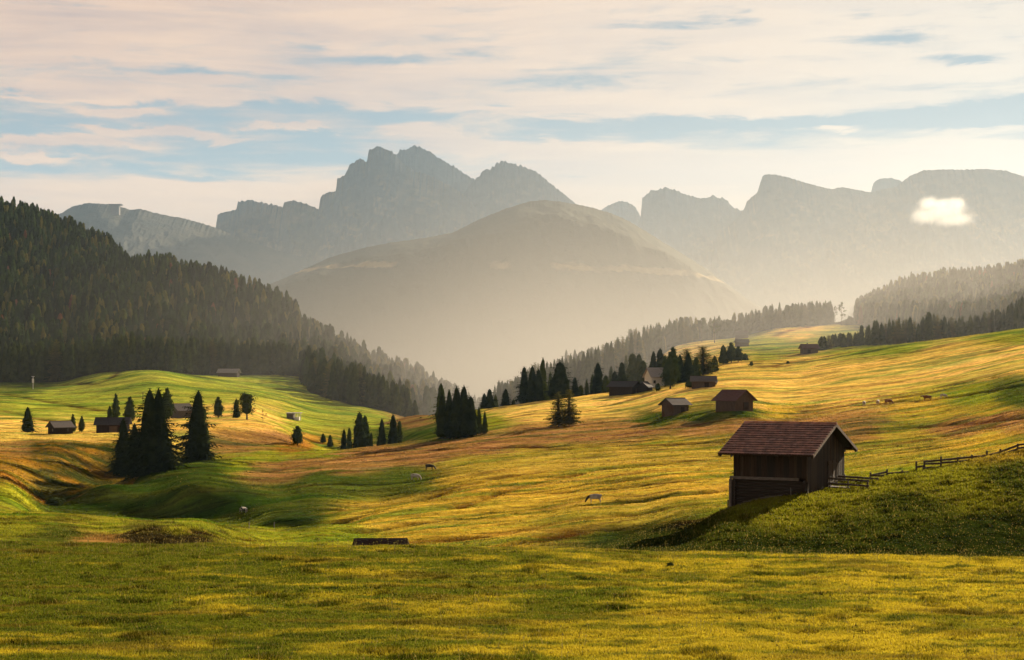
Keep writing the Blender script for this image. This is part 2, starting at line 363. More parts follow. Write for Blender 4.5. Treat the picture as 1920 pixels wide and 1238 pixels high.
def turf():
    PX = CX + F * GX / np.maximum(GY, 25); PY = HZ - F * GZ / np.maximum(GY, 1.0)
    # ragged borders between the kinds
    qx = PX + 60 * fbm(GX / 24, GY / 9, 61, 4); qy = PY + 11 * fbm(GX / 24 + 9, GY / 9, 63, 4)
    num = np.zeros(GZ.shape + (3,)); den = np.zeros(GZ.shape)
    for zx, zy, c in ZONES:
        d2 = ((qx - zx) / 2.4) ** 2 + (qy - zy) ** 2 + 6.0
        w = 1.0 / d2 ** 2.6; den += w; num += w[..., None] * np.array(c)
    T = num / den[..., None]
    # the grassy knob ends in a sharp edge against the bare orange bank behind it
    cd = np.interp(PX, [40, 100, 200, 285, 370, 430], [310, 336, 346, 379, 405, 412])
    rim = sstep(40, 75, PX) * (1 - sstep(400, 450, PX))
    inner = rim * sstep(296, 304, GY) * (1 - sstep(-1.5, 1.5, GY - cd))
    outer = rim * sstep(-1.5, 1.5, GY - cd) * (1 - sstep(420, 432, GY)) * (1 - sstep(300, 360, PX))
    kn = fbm(GX / 9, GY / 6, 69, 3)[..., None]
    T = T * (1 - inner[..., None]) + inner[..., None] * (np.array(G) * (0.8 + 0.5 * kn))
    bk = sstep(-0.2, 0.3, fbm(GX / 7, GY / 9, 70, 4))[..., None]
    T = T * (1 - outer[..., None]) + outer[..., None] * (np.array((0.22, 0.105, 0.012)) * bk + np.array((0.06, 0.048, 0.010)) * (1 - bk))
    # near meadow: one kind of turf with its own patches
    near = 1 - sstep(95, 101, GY)
    pat = fbm(GX / 4.5, GY / 2.2, 71, 4); pat2 = fbm(GX / 14, GY / 9, 73, 3)
    NG = np.array((0.092, 0.108, 0.008)); NY = np.array((0.36, 0.285, 0.018)); ND = np.array((0.035, 0.055, 0.008)); NB = np.array((0.14, 0.10, 0.013))
    f = sstep(-0.30, 0.35, pat + 0.5 * pat2 + 0.20 * (GX / 15.0) - 0.10 + 0.25 * sstep(60, 42, GY))[..., None]
    M = NG * (1 - f) + NY * f
    f2 = np.maximum(sstep(0.18, 0.42, fbm(GX / 3.0 + 40, GY / 1.3, 77, 3)) * 0.75, sstep(0.30, 0.48, fbm(GX / 1.0 + 40, GY / 0.6, 78, 2)) * 0.8)[..., None]; M = M * (1 - f2) + ND * f2
    f3 = sstep(0.10, 0.45, fbm(GX / 7.0 + 11, GY / 2.6, 79, 3))[..., None] * 0.6; M = M * (1 - f3) + NB * f3
    T = T * (1 - near[..., None]) + M * near[..., None]
    # patches on the further slopes
    v = fbm(GX / 12, GY / 5, 81, 4)
    T = T * (1 + 0.55 * v * sstep(100, 140, GY))[..., None]
    vg = sstep(0.12, 0.5, fbm(GX / 22 + 30, GY / 9, 83, 4))[..., None] * 0.55 * sstep(100, 140, GY)[..., None]
    T = T * (1 - vg) + vg * np.minimum(T * np.array((0.5, 0.8, 0.9)), 1)
    # long streaks of ripe, mown and green grass running along the slope
    far = sstep(120, 170, GY) * (1 - sstep(1200, 1300, GY)); sc = np.clip(GY / 260.0, 0.6, 2.6); k2 = 0.02 + 0.36 * sstep(-130, -20, GX)
    yw = 260 * np.log(np.maximum(GY, 60) / 260.0); uu = GX / sc + 0.3 * yw; vv = yw - k2 * GX / sc + 3.0 * fbm(GX / 40, GY / 40, 87, 2)
    s1 = fbm(uu / 60.0, vv / 5.5, 85, 4); s2 = fbm(uu / 45.0 + 20, vv / 3.4, 86, 3); s3 = fbm(uu / 90.0 + 50, vv / 9.0, 88, 3)
    def lay(T, m, c): m = (m * far)[..., None]; return T * (1 - m) + m * (T * np.array(c))
    T = lay(T, sstep(0.02, 0.30, s1), (0.52, 0.72, 0.7)); T = lay(T, sstep(-0.02, -0.32, s1) * 0.8, (1.28, 1.20, 1.6))
    T = lay(T, sstep(0.10, 0.36, s2) * 0.8, (0.70, 0.60, 0.8)); T = lay(T, sstep(0.05, 0.35, s3) * 0.75, (0.78, 0.98, 0.9)); T = lay(T, sstep(0.24, 0.40, s2) * 0.6, (0.35, 0.40, 0.4))
    T = T * (1 + 0.16 * far[..., None]) * (1 - 0.25 * (sstep(98, 104, GY) * (1 - sstep(118, 132, GY)) * sstep(1000, 1250, PX)))[..., None]  # last factor paints shade into the near face of the barn hill
    T = T * (1 - 0.9 * TRK[..., None] * np.array((0.8, 0.95, 0.9)))
    # forest floor
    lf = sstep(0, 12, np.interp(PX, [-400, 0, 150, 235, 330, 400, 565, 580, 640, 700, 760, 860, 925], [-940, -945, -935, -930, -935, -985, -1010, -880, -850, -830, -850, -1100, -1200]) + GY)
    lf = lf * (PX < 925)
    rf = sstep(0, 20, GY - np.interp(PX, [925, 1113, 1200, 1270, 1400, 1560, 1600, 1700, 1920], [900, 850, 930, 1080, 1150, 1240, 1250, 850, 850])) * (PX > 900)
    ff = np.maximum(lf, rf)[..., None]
    return np.clip(T * (1 - ff) + np.array(FF) * ff, 0.004, 0.8)

TINT = turf()
def tint_at(px, d):
    j = np.clip(np.interp(px, GP, np.arange(len(GP))) + 0.5, 0, len(GP) - 1).astype(int); i = np.clip(np.interp(d, GD, np.arange(len(GD))) + 0.5, 0, len(GD) - 1).astype(int)
    return TINT[i, j]

def ground_mat():
    m, k, out = newmat('turf')
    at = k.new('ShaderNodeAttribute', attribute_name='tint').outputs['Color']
    pos = k.new('ShaderNodeNewGeometry').outputs['Position']
    n0 = k.noise(k.mapping(pos, (1, 1, 0.4)), 9.0, 3, 0.7)
    n1 = k.noise(k.mapping(pos, (0.5, 1, 0.4)), 1.6, 5, 0.65)
    n2 = k.noise(k.mapping(pos, (0.35, 1, 0.4), (0, 0, R(8))), 0.33, 5, 0.65)
    v = k.math('ADD', k.math('MULTIPLY', n0, 0.25), k.math('ADD', k.math('MULTIPLY', n1, 0.4), k.math('MULTIPLY', n2, 0.35)))
    s = k.maprange(v, 0.36, 0.64, 0.40, 2.0)
    n3 = k.noise(k.mapping(pos, (0.22, 0.9, 0.3), (0, 0, R(14))), 0.8, 4, 0.6, 0.6)      # tufts along the terracettes
    n4 = k.noise(k.mapping(pos, (0.02, 0.05, 0.0)), 1.0, 3, 0.5)
    tuft = k.math('MULTIPLY', k.maprange(n3, 0.56, 0.66), k.maprange(n4, 0.40, 0.60, 0.15, 0.75))
    s = k.math('MULTIPLY', s, k.math('SUBTRACT', 1.0, tuft))
    vm = k.new('ShaderNodeVectorMath', operation='SCALE'); k.set(vm.inputs[0], at); k.set(vm.inputs[3], s)
    col = k.mix(k.maprange(n2, 0.52, 0.72, 0.0, 0.35), vm.outputs[0], k.mix(1.0, vm.outputs[0], (0.6, 0.95, 0.7, 1), 'MULTIPLY'))
    h = k.math('ADD', k.math('MULTIPLY', n1, 0.5), k.math('ADD', k.math('MULTIPLY', n2, 1.6), k.math('MULTIPLY', n0, 0.12)))
    pbsdf(k, out, col, 1.0, 0.0, h, 1.0, 0.8)
    return m

def grid_faces(nr, nc):
    a = np.arange(nr * nc).reshape(nr, nc)
    return np.stack([a[:-1, :-1], a[:-1, 1:], a[1:, 1:], a[1:, :-1]], -1).reshape(-1, 4)

def add_ground():
    V = np.stack([GX, GY, GZ], -1).reshape(-1, 3)
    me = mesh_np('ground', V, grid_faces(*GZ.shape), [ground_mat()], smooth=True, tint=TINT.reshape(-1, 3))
    tag(link(bpy.data.objects.new('ground', me)), kind='structure')
add_ground()

# ------------------------------------------------------------------ grass: blades over the near meadow and the barn hill
def grass_mat():
    m, k, out = newmat('grass_blades')
    at = k.new('ShaderNodeAttribute', attribute_name='tint').outputs['Color']
    d = k.new('ShaderNodeBsdfDiffuse'); t = k.new('ShaderNodeBsdfTranslucent')
    k.set(d.inputs[0], at); k.set(t.inputs[0], at)
    x = k.new('ShaderNodeMixShader'); x.inputs[0].default_value = 0.5
    k.l.new(d.outputs[0], x.inputs[1]); k.l.new(t.outputs[0], x.inputs[2]); k.l.new(x.outputs[0], out.inputs[0])
    return m

def grass_patch(n, d0, d1, hgt, wid, px0=-60, px1=1980, blades=4, power=1.0, var=(0.6, 1.45), drys=0.10):
    u = rng.random(n); d = d0 + (d1 - d0) * u ** power
    px = rng.uniform(px0, px1, n)
    x = (px - CX) / F * d; z = zat_px(px, d); tn = tint_at(px, d)
    clump = fbm(x / 0.9, d / 0.9, 91, 2); big = sstep(0.25, 0.5, fbm(x / 2.2 + 7, d / 2.2, 93, 2))
    Vs = []; Cs = []
    for b in range(blades):
        a = rng.uniform(0, 2 * math.pi, n); bx = x + rng.normal(0, wid * 2.2, n); by = d + rng.normal(0, wid * 2.2, n)
        h = (0.35 + 0.65 * sstep(0.05, 0.12, tn.sum(1))) * hgt * (0.6 + 0.9 * np.clip(clump + 0.3, 0, 1) + 0.9 * big) * rng.uniform(0.45, 1.25, n); w = wid * rng.uniform(0.6, 1.3, n)
        lean = h * rng.uniform(0.15, 0.8, n); la = rng.uniform(0, 2 * math.pi, n)
        p0 = np.stack([bx - np.cos(a) * w, by - np.sin(a) * w, z - 0.03], -1); p1 = np.stack([bx + np.cos(a) * w, by + np.sin(a) * w, z - 0.03], -1)
        p2 = np.stack([bx + np.cos(la) * lean, by + np.sin(la) * lean, z + h], -1)
        Vs.append(np.stack([p0, p1, p2], 1).reshape(-1, 3))
        c = tn * rng.uniform(var[0], var[1], (n, 1)) * (1 - 0.5 * big[:, None]); dry = rng.random((n, 1)) < drys
        c = np.where(dry, c * 0.5 + np.array((0.16, 0.115, 0.03)), c)
        Cs.append(np.repeat(c, 3, 0))
    return np.concatenate(Vs), np.concatenate(Cs)

def add_grass():
    P = [grass_patch(172000, 37, 62, 0.085, 0.016, -210, 2130), grass_patch(150000, 58, 96, 0.10, 0.024, -210, 2130, power=0.8),
         grass_patch(70000, 99, 150, 0.17, 0.05, 1000, 2000), grass_patch(50000, 112, 215, 0.16, 0.06, -60, 470),
         grass_patch(110000, 155, 300, 0.13, 0.085, -40, 1960, 3, 1.0, (0.75, 1.2), 0.02), grass_patch(120000, 280, 500, 0.16, 0.13, -40, 1960, 3, 1.0, (0.75, 1.2), 0.02)]
    # seed stalks standing above the turf along the meadow edge
    n = 1600; d = np.concatenate([rng.uniform(84, 96, n // 2), rng.uniform(40, 96, n // 4), rng.uniform(108, 150, n // 4)]); px = rng.uniform(-40, 1960, len(d)); px[-n // 4:] = rng.uniform(1200, 1960, n // 4)
    x = (px - CX) / F * d; z = zat_px(px, d); h = rng.uniform(0.2, 0.5, len(d)); lx = rng.normal(0, 0.08, len(d)); w = 0.012
    st = np.stack([np.stack([x - w, d, z], -1), np.stack([x + w, d, z], -1), np.stack([x + lx, d, z + h], -1),
                   np.stack([x + lx - .03, d, z + h * .86], -1), np.stack([x + lx + .03, d, z + h * .86], -1), np.stack([x + lx * 1.1, d, z + h * 1.08], -1)], 1).reshape(-1, 3)
    P.append((st, np.repeat(np.array((0.13, 0.11, 0.03)) * rng.uniform(0.3, 1.3, (len(d), 1)), 6, 0)))
    V = np.concatenate([p[0] for p in P]); C = np.clip(np.concatenate([p[1] for p in P]), 0, 0.8)
    me = mesh_np('grass', V, np.arange(len(V)).reshape(-1, 3), [grass_mat()], tint=C)
    tag(link(bpy.data.objects.new('grass', me)), 'short green and yellow grass of the near meadow and the barn hill', 'grass', kind='stuff')
add_grass()

# ------------------------------------------------------------------ mountains
def mountain_mat(name, c1, c2, c3, zlo, zhi, meadow=False):
    m, k, out = newmat(name)
    geo = k.new('ShaderNodeNewGeometry'); pos = geo.outputs['Position']
    n = k.noise(k.mapping(pos, (1, 1, 0.5)), 0.006, 6, 0.65); n2 = k.noise(pos, 0.03, 5, 0.7)
    sep = k.new('ShaderNodeSeparateXYZ'); k.set(sep.inputs[0], pos)
    nz = k.new('ShaderNodeSeparateXYZ'); k.set(nz.inputs[0], geo.outputs['Normal'])
    h = k.maprange(k.math('ADD', sep.outputs[2], k.math('MULTIPLY', n, 260.0)), zlo + 130, zhi + 130)
    rock = k.mix(k.maprange(n2, 0.35, 0.65), c4(c1), c4(tuple(q * 0.6 for q in c1)))
    low = k.mix(k.maprange(n, 0.42, 0.58), c4(c2), c4(c3))
    flat = k.maprange(nz.outputs[2], 0.62, 0.85)
    f = k.math('MULTIPLY', h, k.math('SUBTRACT', 1.0, k.math('MULTIPLY', flat, 0.7)))
    if meadow:                                            # mown ledges on the wooded mountain
        zz = k.math('ADD', sep.outputs[2], k.math('MULTIPLY', k.math('SUBTRACT', n2, 0.5), 26.0))
        zz = k.math('ADD', zz, k.math('MULTIPLY', sep.outputs[0], 0.03))
        band = k.math('MULTIPLY', k.maprange(zz, 206, 211), k.maprange(zz, 217, 224, 1.0, 0.0))
        gap = k.maprange(k.noise(k.mapping(pos, (1, 0.2, 0.2)), 0.007, 2, 0.5), 0.45, 0.52)
        low = k.mix(k.math('MULTIPLY', band, gap), low, (0.30, 0.22, 0.09, 1))
    pbsdf(k, out, k.mix(f, low, rock), 1.0, 0.05, n2, 0.6, 14.0)
    return m

def mountain(name, crest, D, base, front, mat, cliff=0.5, jag=2.0, seed=1, nx=None, rough=0.55, back=0.5):
    c = np.array(crest, float); px = np.arange(c[0, 0], c[-1, 0] + 0.1, 1.6 if nx is None else nx)
    cy = np.interp(px, c[:, 0], c[:, 1])
    cy = cy - 2.2 * jag * (np.abs(perlin(px / 9.0, px * 0 + seed, seed)) + 0.6 * perlin(px / 3.7, px * 0 + 3.3, seed + 5))
    zc = (HZ - cy) / F * D; zs1 = gauss(zc, 14.0, 0); zs2 = gauss(zc, 45.0, 0)
    edge = np.minimum(sstep(px[0] - 1, px[0] + 12, px), 1 - sstep(px[-1] - 12, px[-1] + 1, px))
    t = np.concatenate([np.linspace(-1, 0, 90) , np.linspace(0, 1, 24)[1:]])
    V = np.zeros((len(t), len(px), 3))
    a0 = (px - CX) / F
    for i, tt in enumerate(t):
        if tt <= 0:
            s = -tt; y = D - front * s
            drop = np.where(s < 0.25, cliff * s / 0.25, cliff + (1 - cliff) * (1 - (1 - (s - 0.25) / 0.75) ** 1.6))
        else:
            s = tt; y = D + back * front * s; drop = np.full_like(px, min(1.0, s ** 0.8))
        x = a0 * (D if tt > 0 else (D - 0.35 * front * s)); yy = np.full_like(px, y)
        w0 = math.exp(-s * 22); w1 = math.exp(-s * 5); zr = zc * w0 + (zs1 * w1 + zs2 * (1 - w1)) * (1 - w0)   # the teeth of the crest fade out down the face
        H = zr - base
        gul = np.abs(fbm(x / 150.0 + yy / 900.0, yy / 330.0, seed + 3, 5)) * 2.0
        nz = fbm(x / 45.0, yy / 45.0, seed + 9, 3)
        amp = rough * H * min(1.0, 6 * s) * (1 - 0.6 * s)
        z = zr - H * np.clip(drop, 0, 1) - amp * (0.16 * gul - 0.04) * (1 if tt <= 0 else 0.4) + 0.02 * amp * nz
        V[i] = np.stack([x, yy + (0 if tt > 0 else 1) * 40 * rough * nz * min(1, 5 * s), np.maximum(z, base - 5)], -1)
    me = mesh_np(name, V.reshape(-1, 3), grid_faces(len(t), len(px)), [mat], smooth=False)
    return tag(link(bpy.data.objects.new(name, me)), kind='structure')

ROCK = (0.065, 0.075, 0.09)
M1 = mountain_mat('rocky_mountain', ROCK, (0.10, 0.095, 0.05), (0.22, 0.16, 0.08), 140, 420)
M2 = mountain_mat('wooded_mountain', (0.10, 0.10, 0.05), (0.022, 0.03, 0.014), (0.034, 0.040, 0.018), 900, 1000, True)
M3 = mountain_mat('grassy_mountain', (0.16, 0.15, 0.11), (0.06, 0.06, 0.045), (0.085, 0.075, 0.05), 300, 600)
mountain('mountain', [(-350,470),(0,440),(60,425),(110,403),(135,388),(165,381),(200,383),(215,384),(232,390),(245,394),(262,392),(300,402),(345,410),(380,420),(405,428),(450,447),(520,470),(600,492),(660,512),(760,540),(860,600)], 4800, -195, 1700, M3, 0.25, 0.8, 11, rough=0.25)
mountain('mountain', [(330,470),(395,446),(405,430),(408,403),(418,399),(430,396),(443,394),(446,379),(470,376),(500,383),(530,389),(533,380),(550,376),(575,383),(598,393),(601,371),(612,362),(630,359),(632,335),(645,331),(655,311),(675,298),(688,304),(692,281),(710,276),(735,285),(745,296),(760,310),(775,321),(800,328),(830,341),(850,352),(880,372),(900,400),(1000,470),(1080,520)], 5200, -195, 1700, M1, 0.42, 1.6, 23)
mountain('mountain', [(660,350),(700,330),(740,298),(750,283),(768,279),(775,272),(800,283),(830,300),(865,322),(880,332),(890,339),(900,350),(960,420),(1000,470)], 5650, -195, 1400, M1, 0.45, 2.0, 31)
mountain('mountain', [(820,420),(860,375),(890,338),(900,330),(910,316),(920,318),(930,309),(945,303),(965,309),(990,316),(1010,326),(1040,351),(1070,376),(1100,398),(1200,455),(1260,500)], 5420, -195, 1400, M1, 0.42, 2.4, 37)
mountain('mountain', [(1090,430),(1120,400),(1140,386),(1160,378),(1175,379),(1190,388),(1210,420),(1240,470)], 6050, -195, 1200, M1, 0.45, 1.2, 43)
mountain('mountain', [(1150,520),(1185,450),(1202,405),(1204,372),(1220,359),(1250,353),(1270,358),(1285,366),(1300,369),(1320,373),(1335,367),(1360,375),(1378,391),(1396,397),(1430,420),(1500,470)], 5600, -195, 1400, M1, 0.42, 1.8, 47)
mountain('mountain', [(1340,450),(1380,412),(1396,391),(1400,379),(1420,361),(1430,329),(1450,327),(1480,334),(1510,343),(1560,356),(1580,351),(1630,361),(1680,351),(1705,331),(1730,321),(1760,318),(1800,319),(1850,317),(1890,322),(1920,331),(2050,352),(2200,400),(2330,450)], 5250, -195, 1600, M1, 0.40, 1.0, 53)
mountain('mountain', [(1600,420),(1630,372),(1638,343),(1650,335),(1670,334),(1690,340),(1720,360),(1780,420)], 5950, -195, 1300, M1, 0.45, 0.8, 59)
mountain('wooded_mountain', [(480,545),(560,510),(620,482),(680,466),(730,456),(800,446),(850,436),(900,411),(950,391),(990,379),(1020,375),(1060,380),(1100,387),(1140,398),(1180,415),(1220,440),(1270,470),(1330,508),(1400,560),(1480,610),(1560,655),(1640,690)], 3600, -190, 1250, M2, 0.12, 0.7, 67, rough=0.28)
# ------------------------------------------------------------------ trees (unit meshes: height 1, crown radius 1)
BARK = wood_mat('bark', (0.05, 0.035, 0.025), (0.11, 0.08, 0.055), (5, 5, 1.0))
NEEDLE = foliage_mat('spruce_needles', (0.015, 0.023, 0.010), (0.034, 0.046, 0.015), 0.08)
NEEDLE2 = foliage_mat('forest_needles', (0.026, 0.042, 0.010), (0.070, 0.085, 0.015), 0.25)
LARCH = foliage_mat('larch_needles', (0.075, 0.080, 0.016), (0.15, 0.13, 0.022), 0.35)
PINE = foliage_mat('pine_needles', (0.028, 0.045, 0.016), (0.060, 0.075, 0.022), 0.22)

def trunk_np(r=0.06, top=0.93, n=6, rings=4, seed=0):
    rg = np.random.default_rng(seed); V = []; 
    for i in range(rings):
        t = i / (rings - 1); z = -0.05 + (top + 0.05) * t; rr = r * (1 - 0.9 * t) * (1.35 if i == 0 else 1)
        ox, oy = rg.normal(0, 0.012, 2) * (i > 0)
        for j in range(n): a = 2 * math.pi * j / n; V.append((ox + rr * math.cos(a), oy + rr * math.sin(a), z))
    T = []
    for i in range(rings - 1):
        for j in range(n):
            a, b = i * n + j, i * n + (j + 1) % n; c, d = b + n, a + n; T += [(a, b, c), (a, c, d)]
    return np.array(V), np.array(T)

def conifer_np(seed, levels=24, nb=9, nt=5, core=0.5, base=0.05, shape=0.8, droop=0.10, ragged=0.3, rz=0.2, fat=1.0):
    """layered branches with hanging twigs round an inner core; rz = radius unit in units of height"""
    rg = np.random.default_rng(seed); V = []
    lop = rg.uniform(0, 2 * math.pi)
    for lv in range(levels):
        f = (lv + rg.uniform(-0.3, 0.3)) / (levels - 0.5); f = min(max(f, 0), 0.985)
        z0 = base + (0.985 - base) * f
        Rl = ((1 - f) ** shape) * (1 - 0.25 * math.exp(-f * 14)) * (1 + ragged * rg.normal(0, 0.45)) + 0.02
        m = max(4, int(nb * (1 - 0.55 * f)))
        for b in range(m):
            a = 2 * math.pi * (b + rg.uniform(-0.45, 0.45)) / m + lv * 2.4
            L = Rl * rg.uniform(0.72, 1.18) * (1 + 0.14 * math.cos(a - lop)); L = max(L, 0.05)
            d = np.array((math.cos(a), math.sin(a), 0)); s = np.array((-d[1], d[0], 0))
            up = rz * 0.28 * L * (f - 0.15)
            dz = lambda t: (up * t - droop * L * t * t * (1.15 - f) + 0.03 * L * t ** 4)
            P = lambda t: np.array((d[0] * L * t, d[1] * L * t, z0 + dz(t)))
            w = 0.10 * L * fat
            p0, p1, p2 = P(0.12), P(0.6), P(1.0)
            V += [p0 - s * w * .6, p0 + s * w * .6, p1 + s * w, p0 - s * w * .6, p1 + s * w, p1 - s * w, p1 - s * w, p1 + s * w, p2]
            for j in range(nt):
                t = (j + rg.uniform(0.2, 1.0)) / nt; t = min(t, 0.97)
                q = P(t); sd = 1 if (j + b) % 2 else -1
                l = (0.20 + 0.26 * (1 - t)) * L * rg.uniform(0.7, 1.3) * fat + 0.02
                v = d * l * rg.uniform(0.35, 0.8) + s * sd * l * rg.uniform(0.4, 1.0); v[2] = -rz * l * rg.uniform(0.15, 0.9)
                h = d * 0.20 * l; V += [q - h, q + h * 1.4, q + v]
    V = np.array(V)
    if core:
        K = []; n = 9; rings = 14
        for i in range(rings):
            t = i / (rings - 1); 
            for j in range(n):
                a = 2 * math.pi * j / n; r = core * ((1 - t) ** shape) * rg.uniform(0.75, 1.2) * (0.7 if i == 0 else 1)
                K.append((r * math.cos(a), r * math.sin(a), base + (0.97 - base) * t))
        K = np.array(K)
        T2 = []
        for i in range(rings - 1):
            for j in range(n):
                a, b = i * n + j, i * n + (j + 1) % n; T2 += [(a, b, b + n), (a, b + n, a + n)]
        T = np.concatenate([np.arange(len(V)).reshape(-1, 3), np.array(T2) + len(V)]); V = np.concatenate([V, K])
    else: T = np.arange(len(V)).reshape(-1, 3)
    return V, T

def round_np(seed, lobes=26, per=46, z0=0.18, z1=1.0, prof=None, leaf=0.16, fill=0.7, rz=0.3, core=0.0):
    """broad pine or leafy crown: many small leaf clumps gathered in lobes through the crown"""
    rg = np.random.default_rng(seed); V = []
    prof = prof or (lambda t: math.sqrt(max(0.02, 1 - (2 * t - 0.95) ** 2)))
    for l in range(lobes):
        t = rg.uniform(0.0, 1.0); a = rg.uniform(0, 2 * math.pi); r = prof(t) * rg.uniform(0.25, 0.85) ** 0.8
        c = np.array((r * math.cos(a), r * math.sin(a), z0 + (z1 - z0) * (0.06 + 0.86 * t))); sr = rg.uniform(0.22, 0.42) * (0.55 + 0.6 * prof(t)) * fill / 0.7
        for j in range(per):
            q = rg.normal(0, 1, 3); q /= np.linalg.norm(q) + 1e-6; q *= sr * rg.uniform(0.35, 1.0); q[2] *= rz * 0.75
            e1 = rg.normal(0, 1, 3); e2 = rg.normal(0, 1, 3)
            e1 *= leaf * rg.uniform(0.5, 1.1) / np.linalg.norm(e1); e2 *= leaf * rg.uniform(0.5, 1.1) / np.linalg.norm(e2); e1[2] *= rz; e2[2] *= rz
            p = c + q; V += [p - e1 * 0.5, p + e1 * 0.5, p + e2]
    V = np.array(V); T = np.arange(len(V)).reshape(-1, 3)
    if core:
        K = []; n = 10; rings = 9
        for i in range(rings):
            t = i / (rings - 1)
            for j in range(n):
                a = 2 * math.pi * j / n; r = core * prof(t) * rg.uniform(0.8, 1.15) * (0.3 if i in (0, rings - 1) else 1); K.append((r * math.cos(a), r * math.sin(a), z0 + (z1 - z0) * (0.05 + 0.88 * t)))
        T2 = []
        for i in range(rings - 1):
            for j in range(n):
                a, b = i * n + j, i * n + (j + 1) % n; T2 += [(a, b, b + n), (a, b + n, a + n)]
        T = np.concatenate([T, np.array(T2) + len(V)]); V = np.concatenate([V, np.array(K)])
    return V, T

def limbs_np(seed, n=9, z0=0.25, z1=0.85, reach=0.7):
    rg = np.random.default_rng(seed); mb = MB()
    for i in range(n):
        z = z0 + (z1 - z0) * i / n; a = rg.uniform(0, 6.28); L = reach * rg.uniform(0.6, 1.0)
        mb.bar((0, 0, z), (L * math.cos(a), L * math.sin(a), z + rg.uniform(0.04, 0.12)), 0.035, 0.012)
    T = []
    for f in mb.f:
        for q in range(1, len(f) - 1): T.append((f[0], f[q], f[q + 1]))
    return np.array(mb.v), np.array(T)

KIND = {}
def add_kind(key, name, cat, crowns, fol, trunk_r=0.06, top=0.93, limbs=False):
    KIND[key] = []
    for i, (V, T) in enumerate(crowns):
        tv, tt = trunk_np(trunk_r, top, seed=i)
        if limbs:
            lv, lt = limbs_np(i + 5); tt = np.concatenate([tt, lt + len(tv)]); tv = np.concatenate([tv, lv])
        crown = mesh_np('crown', V, T, [fol]); trunk = mesh_np('trunk', tv, tt, [BARK])
        one = mesh_np(name, np.concatenate([V, tv]), np.concatenate([T, tt + len(V)]), [fol, BARK], mi=[0] * len(T) + [1] * len(tt))
        KIND[key].append((crown, trunk, one, name, cat, (V, T)))

add_kind('big', 'spruce_tree', 'tree', [conifer_np(100 + i, 34, 14, 9, 0.6, 0.02, 0.66, 0.12, 0.30, 0.2, 0.95) for i in range(4)], NEEDLE)
add_kind('spruce', 'spruce_tree', 'tree', [conifer_np(120 + i, 22, 10, 6, 0.62, 0.04, [0.48, 0.6, 0.42, 0.52][i], 0.10, 0.28) for i in range(4)], NEEDLE)
add_kind('conifer', 'spruce_tree', 'tree', [conifer_np(140 + i, 15, 8, 4, 0.62, 0.05, [0.40, 0.5, 0.6, 0.36, 0.46, 0.55][i], 0.09, 0.32) for i in range(6)], NEEDLE2)
add_kind('larch', 'larch_tree', 'tree', [conifer_np(160 + i, 36, 10, 11, 0.16, 0.08, 0.42, 0.06, 0.55, 0.2, 0.9) for i in range(3)], LARCH, 0.05)
egg = lambda t: 0.95 * math.sqrt(max(0.03, 1 - (1.9 * t - 0.75) ** 2)) * (1 - 0.35 * t)
add_kind('round', 'pine_tree', 'tree', [round_np(180 + i, 60, 44, 0.04, 1.0, egg, 0.14, 0.7, 0.34, 0.72) for i in range(4)], PINE, 0.07, 0.8)
open_ = lambda t: 0.35 + 0.65 * math.sin(math.pi * min(1, 0.2 + t * 0.75))
add_kind('open', 'pine_tree', 'tree', [round_np(190 + i, 36, 64, 0.16, 1.0, open_, 0.13, 0.66, 0.38, 0.42) for i in range(2)], PINE, 0.07, 0.85, True)
add_kind('bare', 'young_pine', 'tree', [round_np(195 + i, 9, 22, 0.25, 1.0, open_, 0.14, 0.5, 0.34) for i in range(2)], PINE, 0.04, 0.95, True)
add_kind('tall', 'pine_tree', 'tree', [round_np(200 + i, 16, 40, 0.35, 1.0, egg, 0.15, 0.6, 0.26) for i in range(3)], NEEDLE2, 0.05, 0.92, True)
add_kind('bush', 'bush', 'bush', [round_np(210 + i, 16, 40, 0.0, 0.95, lambda t: math.sqrt(max(0.03, 1 - t * t)), 0.2, 0.8, 0.6, 0.7) for i in range(2)], PINE, 0.04, 0.5)

NT = [0]
def tree(kind, p, h, w, label, group=None, parts=True, i=None):
    """p: foot on the ground, h height, w crown width in metres"""
    NT[0] += 1; i = NT[0] if i is None else i
    crown, trunk, one, name, cat, _ = KIND[kind][i % len(KIND[kind])]
    rz = (i * 2.39996) % 6.283
    if parts:
        o = empty(name, p, rz, (w / 2, w / 2, h))
        link(bpy.data.objects.new('crown', crown), o); link(bpy.data.objects.new('trunk', trunk), o)
    else:
        o = link(bpy.data.objects.new(name, one)); o.location = p; o.rotation_euler = (0, 0, rz); o.scale = (w / 2, w / 2, h)
    return tag(o, label, cat, group)

def tree_px(kind, px, base, top, w, label, lo=None, hi=None, d=None, group=None, parts=True, i=None):
    p = spot(px, d) if d else find(px, base, lo, hi)
    ztop = (HZ - top) / F * p.y
    return tree(kind, p - Vector((0, 0, 0.05)), max(0.25, ztop - p.z), w * p.y / F * (1.12 if kind in ('round', 'open', 'bare', 'bush', 'tall') else 1.34), label, group, parts, i)

